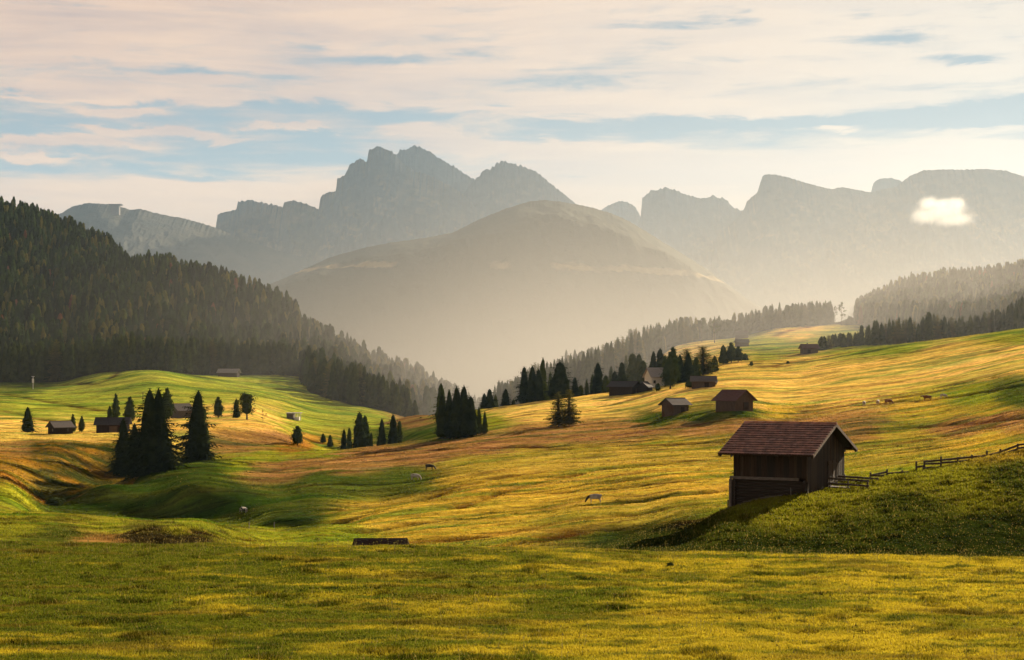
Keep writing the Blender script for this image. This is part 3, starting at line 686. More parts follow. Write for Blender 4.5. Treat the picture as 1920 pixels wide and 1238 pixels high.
TREES = [
 # left terrace and the knob
 ('spruce', 52, 811, 761, 30, 'small dark cone-shaped spruce standing alone at the left edge of the golden terrace', dict(lo=440, hi=560)),
 ('round', 137, 812, 775, 15, 'slim pine touching the right end of the small log hut, left one of the pair', dict(lo=430, hi=560)),
 ('round', 153, 811, 778, 15, 'slim pine right of the small log hut, right one of the pair', dict(lo=430, hi=560)),
 ('round', 217, 790, 735, 17, 'slender pine rising tallest behind the long dark barn roof on the left', dict(lo=540, hi=660)),
 ('round', 206, 790, 760, 15, 'low pine peeping over the left half of the long dark barn roof', dict(lo=540, hi=660)),
 ('round', 243, 792, 742, 28, 'broad rounded pine behind the right end of the long dark barn', dict(lo=540, hi=660)),
 ('big', 231, 888, 780, 48, 'shorter black spruce forming the left shoulder of the big spruce clump', dict(lo=330, hi=420)),
 ('big', 252, 886, 790, 44, 'black spruce half hidden in the left middle of the big spruce clump', dict(lo=350, hi=420)),
 ('big', 281, 886, 723, 74, 'tall black spruce, left of the twin peaks of the big spruce clump', dict(lo=350, hi=420)),
 ('big', 297, 884, 721, 72, 'tall black spruce, right of the twin peaks of the big spruce clump', dict(lo=360, hi=420)),
 ('round', 313, 790, 724, 32, 'greyish pine looking out to the right behind the big spruce clump', dict(lo=560, hi=680)),
 ('big', 372, 862, 727, 66, 'tall black spruce standing alone to the right of the big spruce clump', dict(lo=380, hi=430)),
 ('round', 409, 784, 742, 25, 'hazy pine on the terrace between the lone black spruce and the open pine', dict(lo=560, hi=720)),
 ('open', 463, 787, 735, 40, 'spreading open-crowned pine on the terrace edge', dict(lo=500, hi=700)),
 ('spruce', 443, 784, 746, 17, 'narrow young spruce at the left side of the spreading open pine', dict(lo=500, hi=700)),
 ('bare', 493, 792, 766, 16, 'thin nearly bare young pine right of the spreading open pine', dict(lo=490, hi=700)),
 ('round', 558, 835, 797, 30, 'compact dark round pine on the slope below the terrace', dict(lo=470, hi=560)),
 # row of spruces behind the crest of the brown field
 ('conifer', 606, 0, 812, 14, 'small hazy spruce, leftmost of the row behind the brown field crest', dict(d=600)),
 ('conifer', 619, 0, 814, 15, 'small hazy spruce, second from the left behind the brown field crest', dict(d=590)),
 ('spruce', 645, 0, 803, 18, 'slim spruce just left of the tall pointed spruce behind the brown field', dict(d=545)),
 ('conifer', 655, 0, 800, 14, 'thin spruce squeezed left of the tall pointed spruce behind the brown field', dict(d=575)),
 ('spruce', 674, 0, 769, 34, 'tall pointed spruce, highest of the row behind the brown field crest', dict(d=540)),
 ('conifer', 684, 0, 776, 34, 'paler spruce standing just behind the tall pointed spruce of the row', dict(d=600)),
 ('conifer', 696, 0, 809, 12, 'tiny spruce in the gap of the row behind the brown field', dict(d=540)),
 ('spruce', 716, 0, 782, 27, 'pointed spruce left of centre in the right pair behind the brown field', dict(d=535)),
 ('spruce', 737, 0, 774, 26, 'pointed spruce, tallest of the right pair behind the brown field', dict(d=535)),
 ('conifer', 749, 0, 787, 16, 'short spruce at the right end of the row behind the brown field', dict(d=560)),
 ('conifer', 764, 780, 724, 25, 'hazy spruce standing before the forest foot, taller of the misty pair', dict(d=860)),
 ('conifer', 778, 780, 748, 22, 'hazy spruce standing before the forest foot, shorter of the misty pair', dict(d=850)),
 ('conifer', 789, 800, 782, 8, 'tiny spruce on the small orange ridge left of the dark clump', dict(d=700)),
 # centre clump
 ('conifer', 827, 0, 715, 30, 'paler spruce standing behind the left side of the dark centre clump', dict(d=640)),
 ('spruce', 829, 823, 737, 30, 'black spruce at the left edge of the dark centre clump', dict(lo=430, hi=470)),
 ('spruce', 842, 822, 726, 30, 'black spruce second from left in the dark centre clump', dict(lo=430, hi=475)),
 ('spruce', 856, 821, 721, 34, 'black spruce in the middle of the dark centre clump, left of its highest tip', dict(lo=430, hi=475)),
 ('spruce', 870, 820, 719, 36, 'black spruce with the highest tip of the dark centre clump', dict(lo=430, hi=475)),
 ('spruce', 883, 819, 740, 34, 'black spruce on the right shoulder of the dark centre clump', dict(lo=430, hi=475)),
 ('conifer', 898, 816, 760, 16, 'slim small spruce just right of the dark centre clump', dict(lo=440, hi=485)),
 ('conifer', 909, 814, 769, 17, 'small spruce at the far right of the dark centre clump', dict(lo=440, hi=485)),
 # behind the golden crest
 ('spruce', 908, 0, 736, 20, 'low spruce at the left of the small cluster right of the centre clump', dict(d=700)),
 ('spruce', 918, 0, 728, 24, 'pointed spruce, highest of the small cluster right of the centre clump', dict(d=695)),
 ('conifer', 929, 0, 738, 18, 'hazy spruce at the right of the small cluster right of the centre clump', dict(d=720)),
 ('spruce', 948, 0, 728, 20, 'lone pointed spruce on the golden crest between two clusters', dict(d=672)),
 ('conifer', 963, 0, 748, 11, 'tiny spruce on the golden crest right of the lone pointed spruce', dict(d=672)),
 ('spruce', 983, 0, 685, 28, 'dark spruce at the left end of the broad cluster on the crest', dict(d=668)),
 ('spruce', 998, 0, 683, 32, 'dark spruce in the middle of the broad cluster on the crest', dict(d=666)),
 ('spruce', 1010, 0, 690, 24, 'dark spruce right of the middle in the broad cluster on the crest', dict(d=664)),
 ('conifer', 1018, 0, 667, 28, 'paler taller spruce at the right end of the broad cluster on the crest', dict(d=690)),
 ('spruce', 1050, 0, 676, 54, 'broad dark spruce standing behind the green larches', dict(d=662)),
 ('larch', 1047, 801, 732, 31, 'feathery green larch on the golden slope, left of the pair', dict(lo=430, hi=500)),
 ('larch', 1067, 800, 728, 28, 'feathery green larch on the golden slope, right of the pair', dict(lo=430, hi=500)),
 ('conifer', 1089, 0, 721, 15, 'small spruce just right of the larch pair', dict(d=668)),
 ('conifer', 1100, 0, 711, 13, 'thin spruce between the larch pair and the dark hut trees', dict(d=690)),
 ('spruce', 1121, 0, 677, 36, 'dark spruce left of the long black barn', dict(d=690)),
 ('conifer', 1136, 0, 702, 22, 'short spruce touching the left end of the long black barn', dict(d=680)),
 ('conifer', 1146, 0, 684, 18, 'pale thin spruce above the left end of the long black barn', dict(d=800)),
 ('spruce', 1166, 0, 677, 30, 'dark rounded spruce right behind the roof of the long black barn', dict(d=730)),
 ('conifer', 1186, 0, 660, 32, 'greyish spruce over the right end of the long black barn', dict(d=790)),
 ('conifer', 1198, 0, 661, 30, 'greyish spruce left of the white-walled house', dict(d=790)),
 ('conifer', 1032, 0, 694, 22, 'pale spruce between the broad cluster and the spruce behind the larches', dict(d=720)),
 ('spruce', 1078, 0, 706, 20, 'short dark spruce looking over the right larch', dict(d=672)),
 ('conifer', 1111, 0, 700, 18, 'narrow spruce close to the left side of the dark spruce by the black barn', dict(d=700)),
 ('spruce', 1153, 0, 694, 22, 'low dark spruce behind the left half of the long black barn', dict(d=735)),
 ('conifer', 1206, 0, 674, 26, 'greyish spruce touching the left roof edge of the white-walled house', dict(d=770)),
 ('conifer', 1247, 0, 664, 22, 'dark spruce tucked between the white-walled house trees and the big black one', dict(d=700)),
 ('spruce', 1275, 0, 662, 28, 'dark spruce leaning against the right flank of the big black spruce', dict(d=655)),
 ('conifer', 1305, 0, 668, 22, 'middling spruce between the dark spruce and the larch over the grey shed', dict(d=665)),
 ('conifer', 1331, 0, 676, 20, 'short spruce just right of the larch over the grey shed', dict(d=690)),
 ('conifer', 1174, 0, 663, 22, 'pale larch-like tree behind the dark rounded spruce', dict(d=850)),
 ('spruce', 1225, 0, 656, 28, 'dark spruce above the roof of the white-walled house, left of two', dict(d=745)),
 ('spruce', 1238, 0, 651, 26, 'dark spruce above the roof of the white-walled house, right of two', dict(d=745)),
 ('round', 1257, 729, 655, 40, 'big black spruce beside the white-walled house, front of two', dict(lo=560, hi=680)),
 ('round', 1262, 727, 647, 32, 'big black spruce beside the white-walled house, taller one at the back', dict(d=650)),
 ('spruce', 1291, 714, 660, 32, 'dark spruce between the big black spruce and the grey shed', dict(d=650)),
 ('larch', 1288, 714, 652, 34, 'twiggy larch tips behind the dark spruce next to the big black one', dict(d=690)),
 ('larch', 1318, 706, 647, 36, 'greenish larch standing over the grey shed', dict(d=680)),
 ('conifer', 1340, 700, 666, 20, 'small spruce right of the larch over the grey shed', dict(d=700)),
 ('bush', 1293, 727, 710, 22, 'dark bush at the left end of the grey shed', dict(lo=560, hi=660)),
 ('bush', 1234, 733, 716, 12, 'dark bush in front of the white-walled house', dict(lo=560, hi=690)),
 ('conifer', 1356, 683, 645, 24, 'greyish pine at the left of the clump under the far hut', dict(lo=700, hi=850)),
 ('round', 1371, 681, 640, 26, 'greyish pine with the highest crown in the clump under the far hut', dict(lo=700, hi=860)),
 ('round', 1384, 679, 648, 24, 'greyish pine right of the highest crown in the clump under the far hut', dict(lo=700, hi=860)),
 ('conifer', 1397, 676, 662, 18, 'short spruce at the right end of the clump under the far hut', dict(lo=700, hi=860)),
 ('bush', 1409, 686, 677, 9, 'little dark cone-shaped bush alone on the golden slope', dict(lo=650, hi=860)),
 ('bush', 1477, 682, 676, 7, 'tiny dark bush on the golden slope left of the far right hut', dict(lo=650, hi=860)),
 ('tall', 1316, 641, 595, 28, 'bare-stemmed pine before the ridge forest, left of the pair', dict(lo=950, hi=1250)),
 ('tall', 1340, 643, 597, 28, 'bare-stemmed pine before the ridge forest, right of the pair', dict(lo=950, hi=1250)),
 ('tall', 1566, 608, 572, 13, 'thin pine in the gap of the ridge forest, left of the tall open one', dict(d=1245)),
 ('tall', 1578, 608, 565, 22, 'tall open pine standing in the gap of the ridge forest', dict(d=1240)),
 ('bush', 1594, 608, 592, 18, 'low bushy spruce in the gap of the ridge forest', dict(d=1245)),
 ('bush', 102, 948, 930, 44, 'dark bush at the bottom of the orange hollow', dict(lo=280, hi=345)),
 ('bush', 1257, 1063, 1052, 18, 'small dark bush alone in the near meadow', dict(lo=60, hi=92)),
 ('bush', 775, 1112, 1096, 46, 'low dark green grassy hummock in the middle of the near meadow', dict(lo=50, hi=92)),
]
TREES = [t for t in TREES if 'hummock' not in t[5]]
for k, px, base, top, w, label, kw in TREES:
    t = tree_px(k, px, base, top, w, label, **kw)

# --- woods: the trees along their front stand as single trees, the mass behind is one wood each
def scatter_row(pxs, d_of, top_of, w, label, group, kind='conifer', jit=12):
    for px in pxs:
        px = px + rng.uniform(-2, 2); d = float(d_of(px)) + rng.uniform(0, jit)
        p = spot(px, d); top = float(top_of(px)) + rng.uniform(-5, 8)
        h = (HZ - top) / F * d - p.z; h = min(max(h, 8.0), 26.0)
        tree(kind if rng.random() > 0.14 else 'larch', p - Vector((0, 0, .3)), h, w * rng.uniform(0.8, 1.25) * d / F, label, group, False)

L = lambda *pts: (lambda x: np.interp(x, [p[0] for p in pts], [p[1] for p in pts]))
# ridge forest on the right
rl = L((925, 900), (1000, 860), (1113, 860), (1200, 950), (1270, 1085), (1400, 1155), (1480, 1165), (1560, 1240))
rt = L((925, 725), (935, 708), (960, 712), (985, 685), (1010, 680), (1050, 664), (1075, 660), (1100, 645), (1150, 630), (1200, 614), (1240, 606), (1270, 598), (1300, 604), (1330, 602), (1365, 592), (1400, 594), (1420, 588), (1450, 582), (1490, 575), (1530, 568), (1555, 567))
xs = np.concatenate([np.arange(1275, 1306, 7.0), np.arange(1352, 1560, 6.2)])
scatter_row(xs, rl, rt, 24, 'hazy spruce in the front row of the forest along the right-hand ridge', 'front trees of the ridge forest')
scatter_row(np.arange(928, 1275, 7.5), lambda x: rl(x) + 40, rt, 24, 'hazy spruce in the front row of the forest along the right-hand ridge', 'front trees of the ridge forest', jit=40)
# dark row below the right-hand hill
wl = L((1535, 835), (1600, 850), (1720, 850), (1850, 868), (1920, 868), (2000, 868))
wt = L((1535, 642), (1550, 631), (1562, 640), (1580, 622), (1600, 628), (1615, 612), (1625, 604), (1660, 598), (1690, 590), (1720, 600), (1742, 584), (1770, 590), (1800, 596), (1830, 586), (1860, 582), (1880, 574), (1900, 558), (1950, 548))
scatter_row(np.arange(1540, 1935, 7.0), wl, wt, 23, 'dark spruce in the straight row above the golden slope on the right', 'dark row of spruces below the right-hand hill', jit=22)
# foot of the left forest
fl = L((-20, 945), (0, 945), (150, 938), (235, 932), (330, 938), (400, 985), (560, 1012), (578, 885), (640, 853), (700, 832), (755, 852), (800, 950), (860, 1100), (900, 1180))
scatter_row(np.arange(0, 560, 9.5), fl, lambda x: HZ - 5 - 0 * x + (np.interp(x, [0, 170, 240, 330, 450, 560], [-55, -60, -75, -70, -60, -62])), 30,
            'tall spruce at the foot of the forested hill on the left', 'front trees of the left forest', jit=14)
scatter_row(np.arange(582, 765, 8.5), fl, L((580, 672), (620, 668), (660, 675), (700, 690), (740, 712), (765, 730)), 30,
            'hazy spruce in the tongue of forest reaching down to the green field', 'forest tongue by the green field', jit=24)

def wood(name, label, n, sampler, hgt, wid, mat, seed=3):
    rg = np.random.default_rng(seed); Vs = [[], []]; Ts = []; off = 0; VV = []; TT = []
    px, d = sampler(rg, n); x = (px - CX) / F * d; z = zat_px(px, d)
    kinds = [conifer_np(300 + i, 8, 6, 2, 0.7, 0.04, [0.36, 0.5, 0.6, 0.32, 0.42, 0.55][i], 0.08, 0.3, 0.2, 1.35) for i in range(6)]
    pick = rg.integers(0, 6, len(px)); h = hgt * rg.uniform(0.42, 1.3, len(px)) * (1 + 0.25 * fbm(x / 70, d / 70, seed, 2)); w = wid * rg.uniform(0.75, 1.3, len(px)) * h / hgt
    tn = []
    for k in range(6):
        m = pick == k; V, T = kinds[k]; c = m.sum()
        if c == 0: continue
        a = rg.uniform(0, 6.28, c); ca, sa = np.cos(a)[:, None], np.sin(a)[:, None]; hw = (w[m] / 2)[:, None]
        X = (V[None, :, 0] * ca - V[None, :, 1] * sa) * hw + x[m][:, None]; Y = (V[None, :, 0] * sa + V[None, :, 1] * ca) * hw + d[m][:, None]
        Z = V[None, :, 2] * h[m][:, None] + z[m][:, None] - 0.3
        VV.append(np.stack([X, Y, Z], -1).reshape(-1, 3)); TT.append((T[None] + (np.arange(c) * len(V))[:, None, None]).reshape(-1, 3) + off); off += c * len(V)
        yel = (rg.random(c) < 0.16) * rg.uniform(0.3, 1.0, c); red = (rg.random(c) < 0.012)
        b = (rg.uniform(0.6, 1.45, c) * (1 + 0.7 * fbm(x[m] / 60, d[m] / 60, seed + 4, 3)))[:, None]
        col = np.array((0.031, 0.049, 0.008)) * b * (1 - yel[:, None]) + np.array((0.15, 0.135, 0.022)) * yel[:, None]
        col[red] = (0.16, 0.07, 0.03)
        tn.append(np.repeat(col, len(V), 0))
    me = mesh_np(name, np.concatenate(VV), np.concatenate(TT), [mat], tint=np.concatenate(tn))
    return tag(link(bpy.data.objects.new(name, me)), label, 'forest', kind='stuff')

def wood_mat2():
    m, k, out = newmat('forest_mass')
    at = k.new('ShaderNodeAttribute', attribute_name='tint').outputs['Color']
    d = k.new('ShaderNodeBsdfDiffuse'); t = k.new('ShaderNodeBsdfTranslucent'); k.set(d.inputs[0], at); k.set(t.inputs[0], at)
    x = k.new('ShaderNodeMixShader'); x.inputs[0].default_value = 0.25
    k.l.new(d.outputs[0], x.inputs[1]); k.l.new(t.outputs[0], x.inputs[2]); k.l.new(x.outputs[0], out.inputs[0])
    return m
WM = wood_mat2()
def s_left(rg, n):
    px = rg.uniform(-60, 925, n); lo = fl(px) + 12; d = lo + (1980 - lo) * rg.random(n) ** 0.75
    ok = d < np.interp(px, [-60, 200, 240, 330, 450, 600, 700, 800, 860, 925], [2000, 1800, 1620, 1600, 1500, 1380, 1340, 1290, 1260, 1260]); return px[ok], d[ok]
wood('forest', 'dense dark spruce forest covering the hill on the left', 11000, s_left, 17, 7.6, WM, 3)
def s_ridge(rg, n):
    px = rg.uniform(925, 1560, n); return px, rl(px) + np.interp(px, [925, 1200, 1300, 1560], [60, 60, 15, 15]) + rg.random(n) * np.interp(px, [925, 1150, 1270, 1560], [200, 240, 110, 80])
wood('forest', 'hazy spruce forest along the ridge on the right', 700, s_ridge, 15, 6.0, WM, 5)
def s_right(rg, n):
    px = rg.uniform(1606, 2010, n); lo = np.interp(px, [1606, 1700, 1800, 2010], [1230, 1120, 1030, 960]); return px, lo + (1540 - lo) * rg.random(n)
wood('forest', 'hazy spruce forest on the steep hill at the right edge', 3200, s_right, 15, 6.5, WM, 9)
# ------------------------------------------------------------------ buildings
W_DARK = wood_mat('dark_boards', (0.016, 0.010, 0.007), (0.060, 0.037, 0.023), (7, 7, 0.35))
W_LOG = wood_mat('dark_logs', (0.020, 0.015, 0.012), (0.060, 0.045, 0.035), (0.5, 0.5, 7))
W_GREY = wood_mat('grey_timber', (0.09, 0.075, 0.065), (0.20, 0.17, 0.15), (1.5, 1.5, 6))
W_BROWN = wood_mat('brown_boards', (0.06, 0.04, 0.028), (0.15, 0.10, 0.065), (7, 7, 0.4))
W_FENCE = wood_mat('fence_timber', (0.05, 0.035, 0.028), (0.12, 0.09, 0.07), (4, 4, 4))
PALE = wood_mat('whitewash', (0.55, 0.52, 0.48), (0.72, 0.69, 0.64), (2, 2, 2))
STONE = wood_mat('rubble_stone', (0.12, 0.105, 0.09), (0.28, 0.25, 0.22), (3, 3, 3))
ROOF_RED = wood_mat('red_roof', (0.085, 0.040, 0.032), (0.16, 0.075, 0.06), (0.8, 3, 3))
ROOF_GREY = wood_mat('grey_shingles', (0.09, 0.075, 0.07), (0.19, 0.165, 0.15), (5, 1, 1))
ROOF_DARK = wood_mat('dark_shingles', (0.035, 0.03, 0.03), (0.085, 0.075, 0.07), (5, 1, 1))
ROOF_PALE = wood_mat('pale_roof', (0.26, 0.23, 0.20), (0.42, 0.38, 0.34), (5, 1, 1))
GLASS = newmat('dark_pane'); pbsdf(GLASS[1], GLASS[2], (0.02, 0.02, 0.025, 1), 0.2, 0.5); GLASS = GLASS[0]

def hut(name, label, px, base, lo, hi, Lr, W, wh, rise, yaw, wall, roof, over=0.5, dig=1.5, door=None, post=None, d=None, group=None, cat='hut', eave=None, windows=(), chimney=None):
    """gabled hut: ridge along local x; front eave wall at -y"""
    p = spot(px, d) if d else find(px, base, lo, hi)
    o = empty(name, p, R(yaw)); tag(o, label, cat, group)
    eave = over if eave is None else eave; s = rise / (W / 2); th = 0.16
    wb = MB(); hw = W / 2 - 0.02
    wb.prism([(-hw, -dig), (hw, -dig), (hw, wh), (0, wh + hw * s), (-hw, wh)], 'x', -Lr / 2, Lr / 2)
    for i in range(int(Lr / 0.45)):                       # cover strips over the board joints
        x = -Lr / 2 + 0.25 + i * 0.45; wb.box(x, x + 0.07, -W / 2 - 0.03, -W / 2 + 0.03, -dig, wh - 0.05)
    for i in range(int(W / 0.45)):
        y = -W / 2 + 0.25 + i * 0.45
        for sx in (-1, 1):
            x = sx * Lr / 2; wb.box(min(x, x + sx * .05), max(x, x + sx * .05), y, y + 0.07, -dig, wh + (W / 2 - abs(y)) * s * 0.95 - .1)
    wb.build('wall', wall, o)
    rb = MB(); a = W / 2 + eave; X = Lr / 2 + over
    for sy in (-1, 1):
        rb.add([(-X, 0, wh + rise + 0.02), (X, 0, wh + rise + 0.02), (X, sy * a, wh + rise - a * s + 0.02), (-X, sy * a, wh + rise - a * s + 0.02),
                (-X, 0, wh + rise + th + .02), (X, 0, wh + rise + th + .02), (X, sy * a, wh + rise - a * s + th + .02), (-X, sy * a, wh + rise - a * s + th + .02)],
               [(0,1,2,3),(4,7,6,5),(0,4,5,1),(1,5,6,2),(2,6,7,3),(3,7,4,0)])
    n = max(4, int(a / 0.5))
    for sy in (-1, 1):                                    # lapped courses
        for i in range(n):
            y0 = a * i / n; y1 = a * (i + 1) / n; z0 = wh + rise + th - y0 * s + 0.022; z1 = wh + rise + th - y1 * s + 0.07
            rb.add([(-X - .02, sy * y0, z0), (X + .02, sy * y0, z0), (X + .02, sy * (y1 + .03), z1), (-X - .02, sy * (y1 + .03), z1),
                    (-X - .02, sy * (y1 + .03), z1 - .06), (X + .02, sy * (y1 + .03), z1 - .06)], [(0, 1, 2, 3), (3, 2, 5, 4)])
    rb.build('roof', roof, o)
    MB().bar((-X - .03, 0, wh + rise + th + .07), (X + .03, 0, wh + rise + th + .07), .22, .1).build('ridge_beam', wall, o)
    if door:
        side, t, dw, dh, dm = door
        db = MB()
        if side == 'front': db.box(t - dw / 2, t + dw / 2, -W / 2 - .09, -W / 2 - .034, 0.1, dh)
        elif side == 'right': db.box(Lr / 2 + .054, Lr / 2 + .11, t - dw / 2, t + dw / 2, 0.1, dh)
        else: db.box(-Lr / 2 - .11, -Lr / 2 - .054, t - dw / 2, t + dw / 2, 0.1, dh)
        db.build('door', dm, o)
    for side, t, z, ww, wd in windows:
        fb = MB()
        if side == 'front':
            fb.box(t - ww / 2, t + ww / 2, -W / 2 - .08, -W / 2 - .034, z, z + wd); f = fb.build('window', W_GREY, o)
            MB().box(t - ww / 2 + .08, t + ww / 2 - .08, -W / 2 - .09, -W / 2 - .082, z + .08, z + wd - .08).build('pane', GLASS, f)
        else:
            x = -Lr / 2 - .1 if side == 'left' else Lr / 2 + .054
            fb.box(x, x + .046, t - ww / 2, t + ww / 2, z, z + wd); f = fb.build('window', W_GREY, o)
            xx = x - .008 if side == 'left' else x + .048
            MB().box(xx, xx + .006, t - ww / 2 + .08, t + ww / 2 - .08, z + .08, z + wd - .08).build('pane', GLASS, f)
    if chimney:
        MB().box(chimney - .25, chimney + .25, -.25, .25, wh + rise - .3, wh + rise + .75).build('chimney', STONE, o)
    return o

def pxm(p): return p.y / F
hut('wooden_hut', 'small brown hut with gable to the left, left of the red-roofed hut', 1266, 775, 400, 470, 5.6, 5.4, 2.7, 1.5, 32, W_BROWN, ROOF_GREY, 0.75, door=('front', 0.6, 1.2, 1.8, W_DARK))
hut('wooden_hut', 'brown hut with reddish roof and broad right gable above the big barn', 1377, 769, 400, 470, 6.6, 8.4, 3.0, 2.4, -44, W_BROWN, ROOF_RED, 0.9, door=('right', 0.8, 2.4, 2.2, W_DARK))
hut('wooden_barn', 'long black barn at the left end of the hut group on the slope', 1171, 740, 540, 640, 9.6, 8.5, 3.3, 1.7, -26, W_DARK, ROOF_DARK, 0.9, door=('right', 0.4, 1.8, 2.4, W_BROWN), cat='barn')
hut('farmhouse', 'white-walled house with pale shingled roof between the dark trees on the slope', 1228, 731, 560, 690, 6.2, 7, 4.6, 3.2, 20, PALE, ROOF_PALE, 0.7, d=660, cat='house', windows=(('front', -1.8, 1.6, 1.1, 1.3),))
hut('wooden_shed', 'small brown shed leaning out in front of the white-walled house', 1209, 732, 560, 680, 4.6, 4.6, 2.0, 1.9, 62, W_DARK, ROOF_DARK, 0.5, d=628, cat='shed')
hut('wooden_shed', 'long low grey shed with pale roof under the greenish larch', 1319, 727, 560, 660, 8.2, 6.0, 2.5, 1.5, -4, W_BROWN, ROOF_GREY, 0.7, door=('front', 1, 1.6, 1.9, W_DARK), cat='shed')
hut('lean_to', 'low pale-roofed lean-to at the right foot of the long grey shed', 1332, 729, 540, 640, 4.6, 2.6, 0.9, 0.5, -4, W_GREY, ROOF_PALE, 0.4, cat='shed', d=600)
hut('wooden_hut', 'far small reddish hut at the left end of the dark row of trees', 1517, 663, 680, 860, 7.4, 6, 2.9, 1.7, 8, W_BROWN, ROOF_RED, 0.9, door=('front', -1, 1.6, 1.9, W_DARK), chimney=-1)
hut('wooden_hut', 'hazy grey-roofed hut tucked into the edge of the ridge forest', 1391, 635, 950, 1250, 8.2, 6.5, 3.0, 1.9, -15, W_BROWN, ROOF_GREY, 0.8)
hut('wooden_hut', 'hazy brown hut below the ridge forest, behind the grey clump of pines', 1391, 650, 880, 1100, 7, 6, 2.6, 1.5, 4, W_BROWN, ROOF_GREY, 0.6)
hut('log_hut', 'small log hut with grey roof and dark left gable on the left terrace', 113, 814, 430, 520, 5.4, 5.6, 2.2, 1.5, 38, W_DARK, ROOF_GREY, 0.6, windows=(('left', -1.0, 0.9, 0.5, 0.7), ('front', 1.2, 0.9, 0.5, 0.7)))
hut('wooden_barn', 'long dark barn with brown roof partly hidden by the big black spruces', 212, 811, 430, 520, 9.2, 6, 2.7, 1.7, 6, W_DARK, ROOF_DARK, 0.75, door=('front', 0.5, 2.4, 2.0, W_BROWN), cat='barn')
hut('farmhouse', 'grey gabled house showing between the two tallest black spruce groups', 340, 783, 560, 700, 6.0, 6.4, 3.0, 2.2, 40, W_GREY, ROOF_GREY, 0.7, cat='house', windows=(('front', 0.4, 1.2, 0.8, 0.8),))
hut('wooden_hut', 'hut with pale grey roof at the foot of the left forest above the green field', 429, 703, 880, 1000, 11.4, 7, 3.0, 2.0, -4, W_BROWN, ROOF_PALE, 0.8, d=955)
# pale shelter on the green field
p = find(552, 787, 640, 860)
o = empty('wooden_shelter', p, R(-8)); tag(o, 'small pale open-sided shelter alone on the bright green field', 'shelter')
MB().box(-3.1, -0.2, -1.5, 1.5, -0.4, 2.7).build('wall', W_GREY, o)
b = MB()
for x in (0.9, 2.4):
    for y in (-1.4, 1.4): b.bar((x, y, -0.4), (x, y, 2.6), .2)
b.build('post', PALE, o)
MB().add([(-3.4,-1.9,2.72),(3.2,-1.9,2.72),(3.2,1.9,2.95),(-3.4,1.9,2.95),(-3.4,-1.9,2.86),(3.2,-1.9,2.86),(3.2,1.9,3.1),(-3.4,1.9,3.1)], [(0,3,2,1),(4,5,6,7),(0,1,5,4),(1,2,6,5),(2,3,7,6),(3,0,4,7)]).build('roof', ROOF_PALE, o)
MB().box(0.2, 2.3, -.8, 1.0, -.3, 1.2).build('hay_rack', PALE, o)
# barn sunk behind the near meadow: only its roof shows
zr = (HZ - 1009.5) / F * 190
o = empty('sunken_barn', ((714 - CX) / F * 190, 190, zr - 4.4), R(3)); tag(o, 'dark brown barn roof rising just above the edge of the near meadow', 'barn')
MB().prism([(-2.6, -1.5), (2.6, -1.5), (2.6, 2.3), (0, 3.9), (-2.6, 2.3)], 'x', -2.8, 2.8).build('wall', W_DARK, o)
b = MB(); nn = 9
for sy in (-1, 1):
    b.add([(-3.12,0,4.3),(3.12,0,4.3),(3.75,sy*3.4,2.16),(-3.75,sy*3.4,2.16),(-3.12,0,4.42),(3.12,0,4.42),(3.75,sy*3.4,2.3),(-3.75,sy*3.4,2.3)], [(0,1,2,3),(4,7,6,5),(0,4,5,1),(1,5,6,2),(2,6,7,3),(3,7,4,0)])
    for i in range(nn):
        t0, t1 = i / nn, (i + 1) / nn; x0 = 3.14 + .63 * t0; x1 = 3.14 + .63 * t1
        b.add([(-x0, sy*3.4*t0, 4.43-2.12*t0), (x0, sy*3.4*t0, 4.43-2.12*t0), (x1, sy*3.4*(t1+.01), 4.48-2.12*t1), (-x1, sy*3.4*(t1+.01), 4.48-2.12*t1),
               (-x1, sy*3.4*(t1+.01), 4.42-2.12*t1), (x1, sy*3.4*(t1+.01), 4.42-2.12*t1)], [(0,1,2,3),(3,2,5,4)])
b.build('roof', wood_mat('old_brown_roof', (0.028, 0.015, 0.011), (0.06, 0.033, 0.024), (5, 1, 1)), o)
# lift station on the far left mountain
zt = (HZ - 386) / F * 4700
o = empty('summit_station', ((218 - CX) / F * 4700, 4700, zt - 14)); tag(o, 'tiny flat-roofed lift station on top of the far left mountain', 'building')
MB().box(-14, 10, -8, 8, -14, 15).build('wall', W_GREY, o); MB().box(-20, 18, -10, 10, 15.2, 18.5).build('roof', ROOF_GREY, o)

# ------------------------------------------------------------------ the big barn
def tile_roof(parent, X0, X1, ridge_y, ridge_z, a, s, sy, courses, name):
    """rows of single tiles, each its own slightly tilted slab, in one mesh"""
    b = MB(); nt = 34; w = (X1 - X0) / nt; ln = a / courses
    c = math.cos(math.atan(s)); 
    for r in range(courses):
        for t in range(nt + (r % 2)):
            x0 = X0 + (t - 0.5 * (r % 2)) * w; x1 = x0 + w * 0.94; x0 = max(x0, X0); x1 = min(x1, X1)
            if x1 - x0 < 0.03: continue
            y0 = r * ln; y1 = (r + 1) * ln + 0.05; j = random.uniform(-.008, .012)
            z0 = ridge_z - y0 * s + 0.01; z1 = ridge_z - y1 * s + 0.085 + j
            vs = [(x0, ridge_y + sy * y0, z0), (x1, ridge_y + sy * y0, z0), (x1, ridge_y + sy * y1, z1 + random.uniform(-.006, .006)), (x0, ridge_y + sy * y1, z1), (x1, ridge_y + sy * y1, z1 - .08), (x0, ridge_y + sy * y1, z1 - .08)]
            b.add(vs, [(0, 1, 2, 3), (3, 2, 4, 5), (1, 4, 2), (0, 3, 5)])
    return b

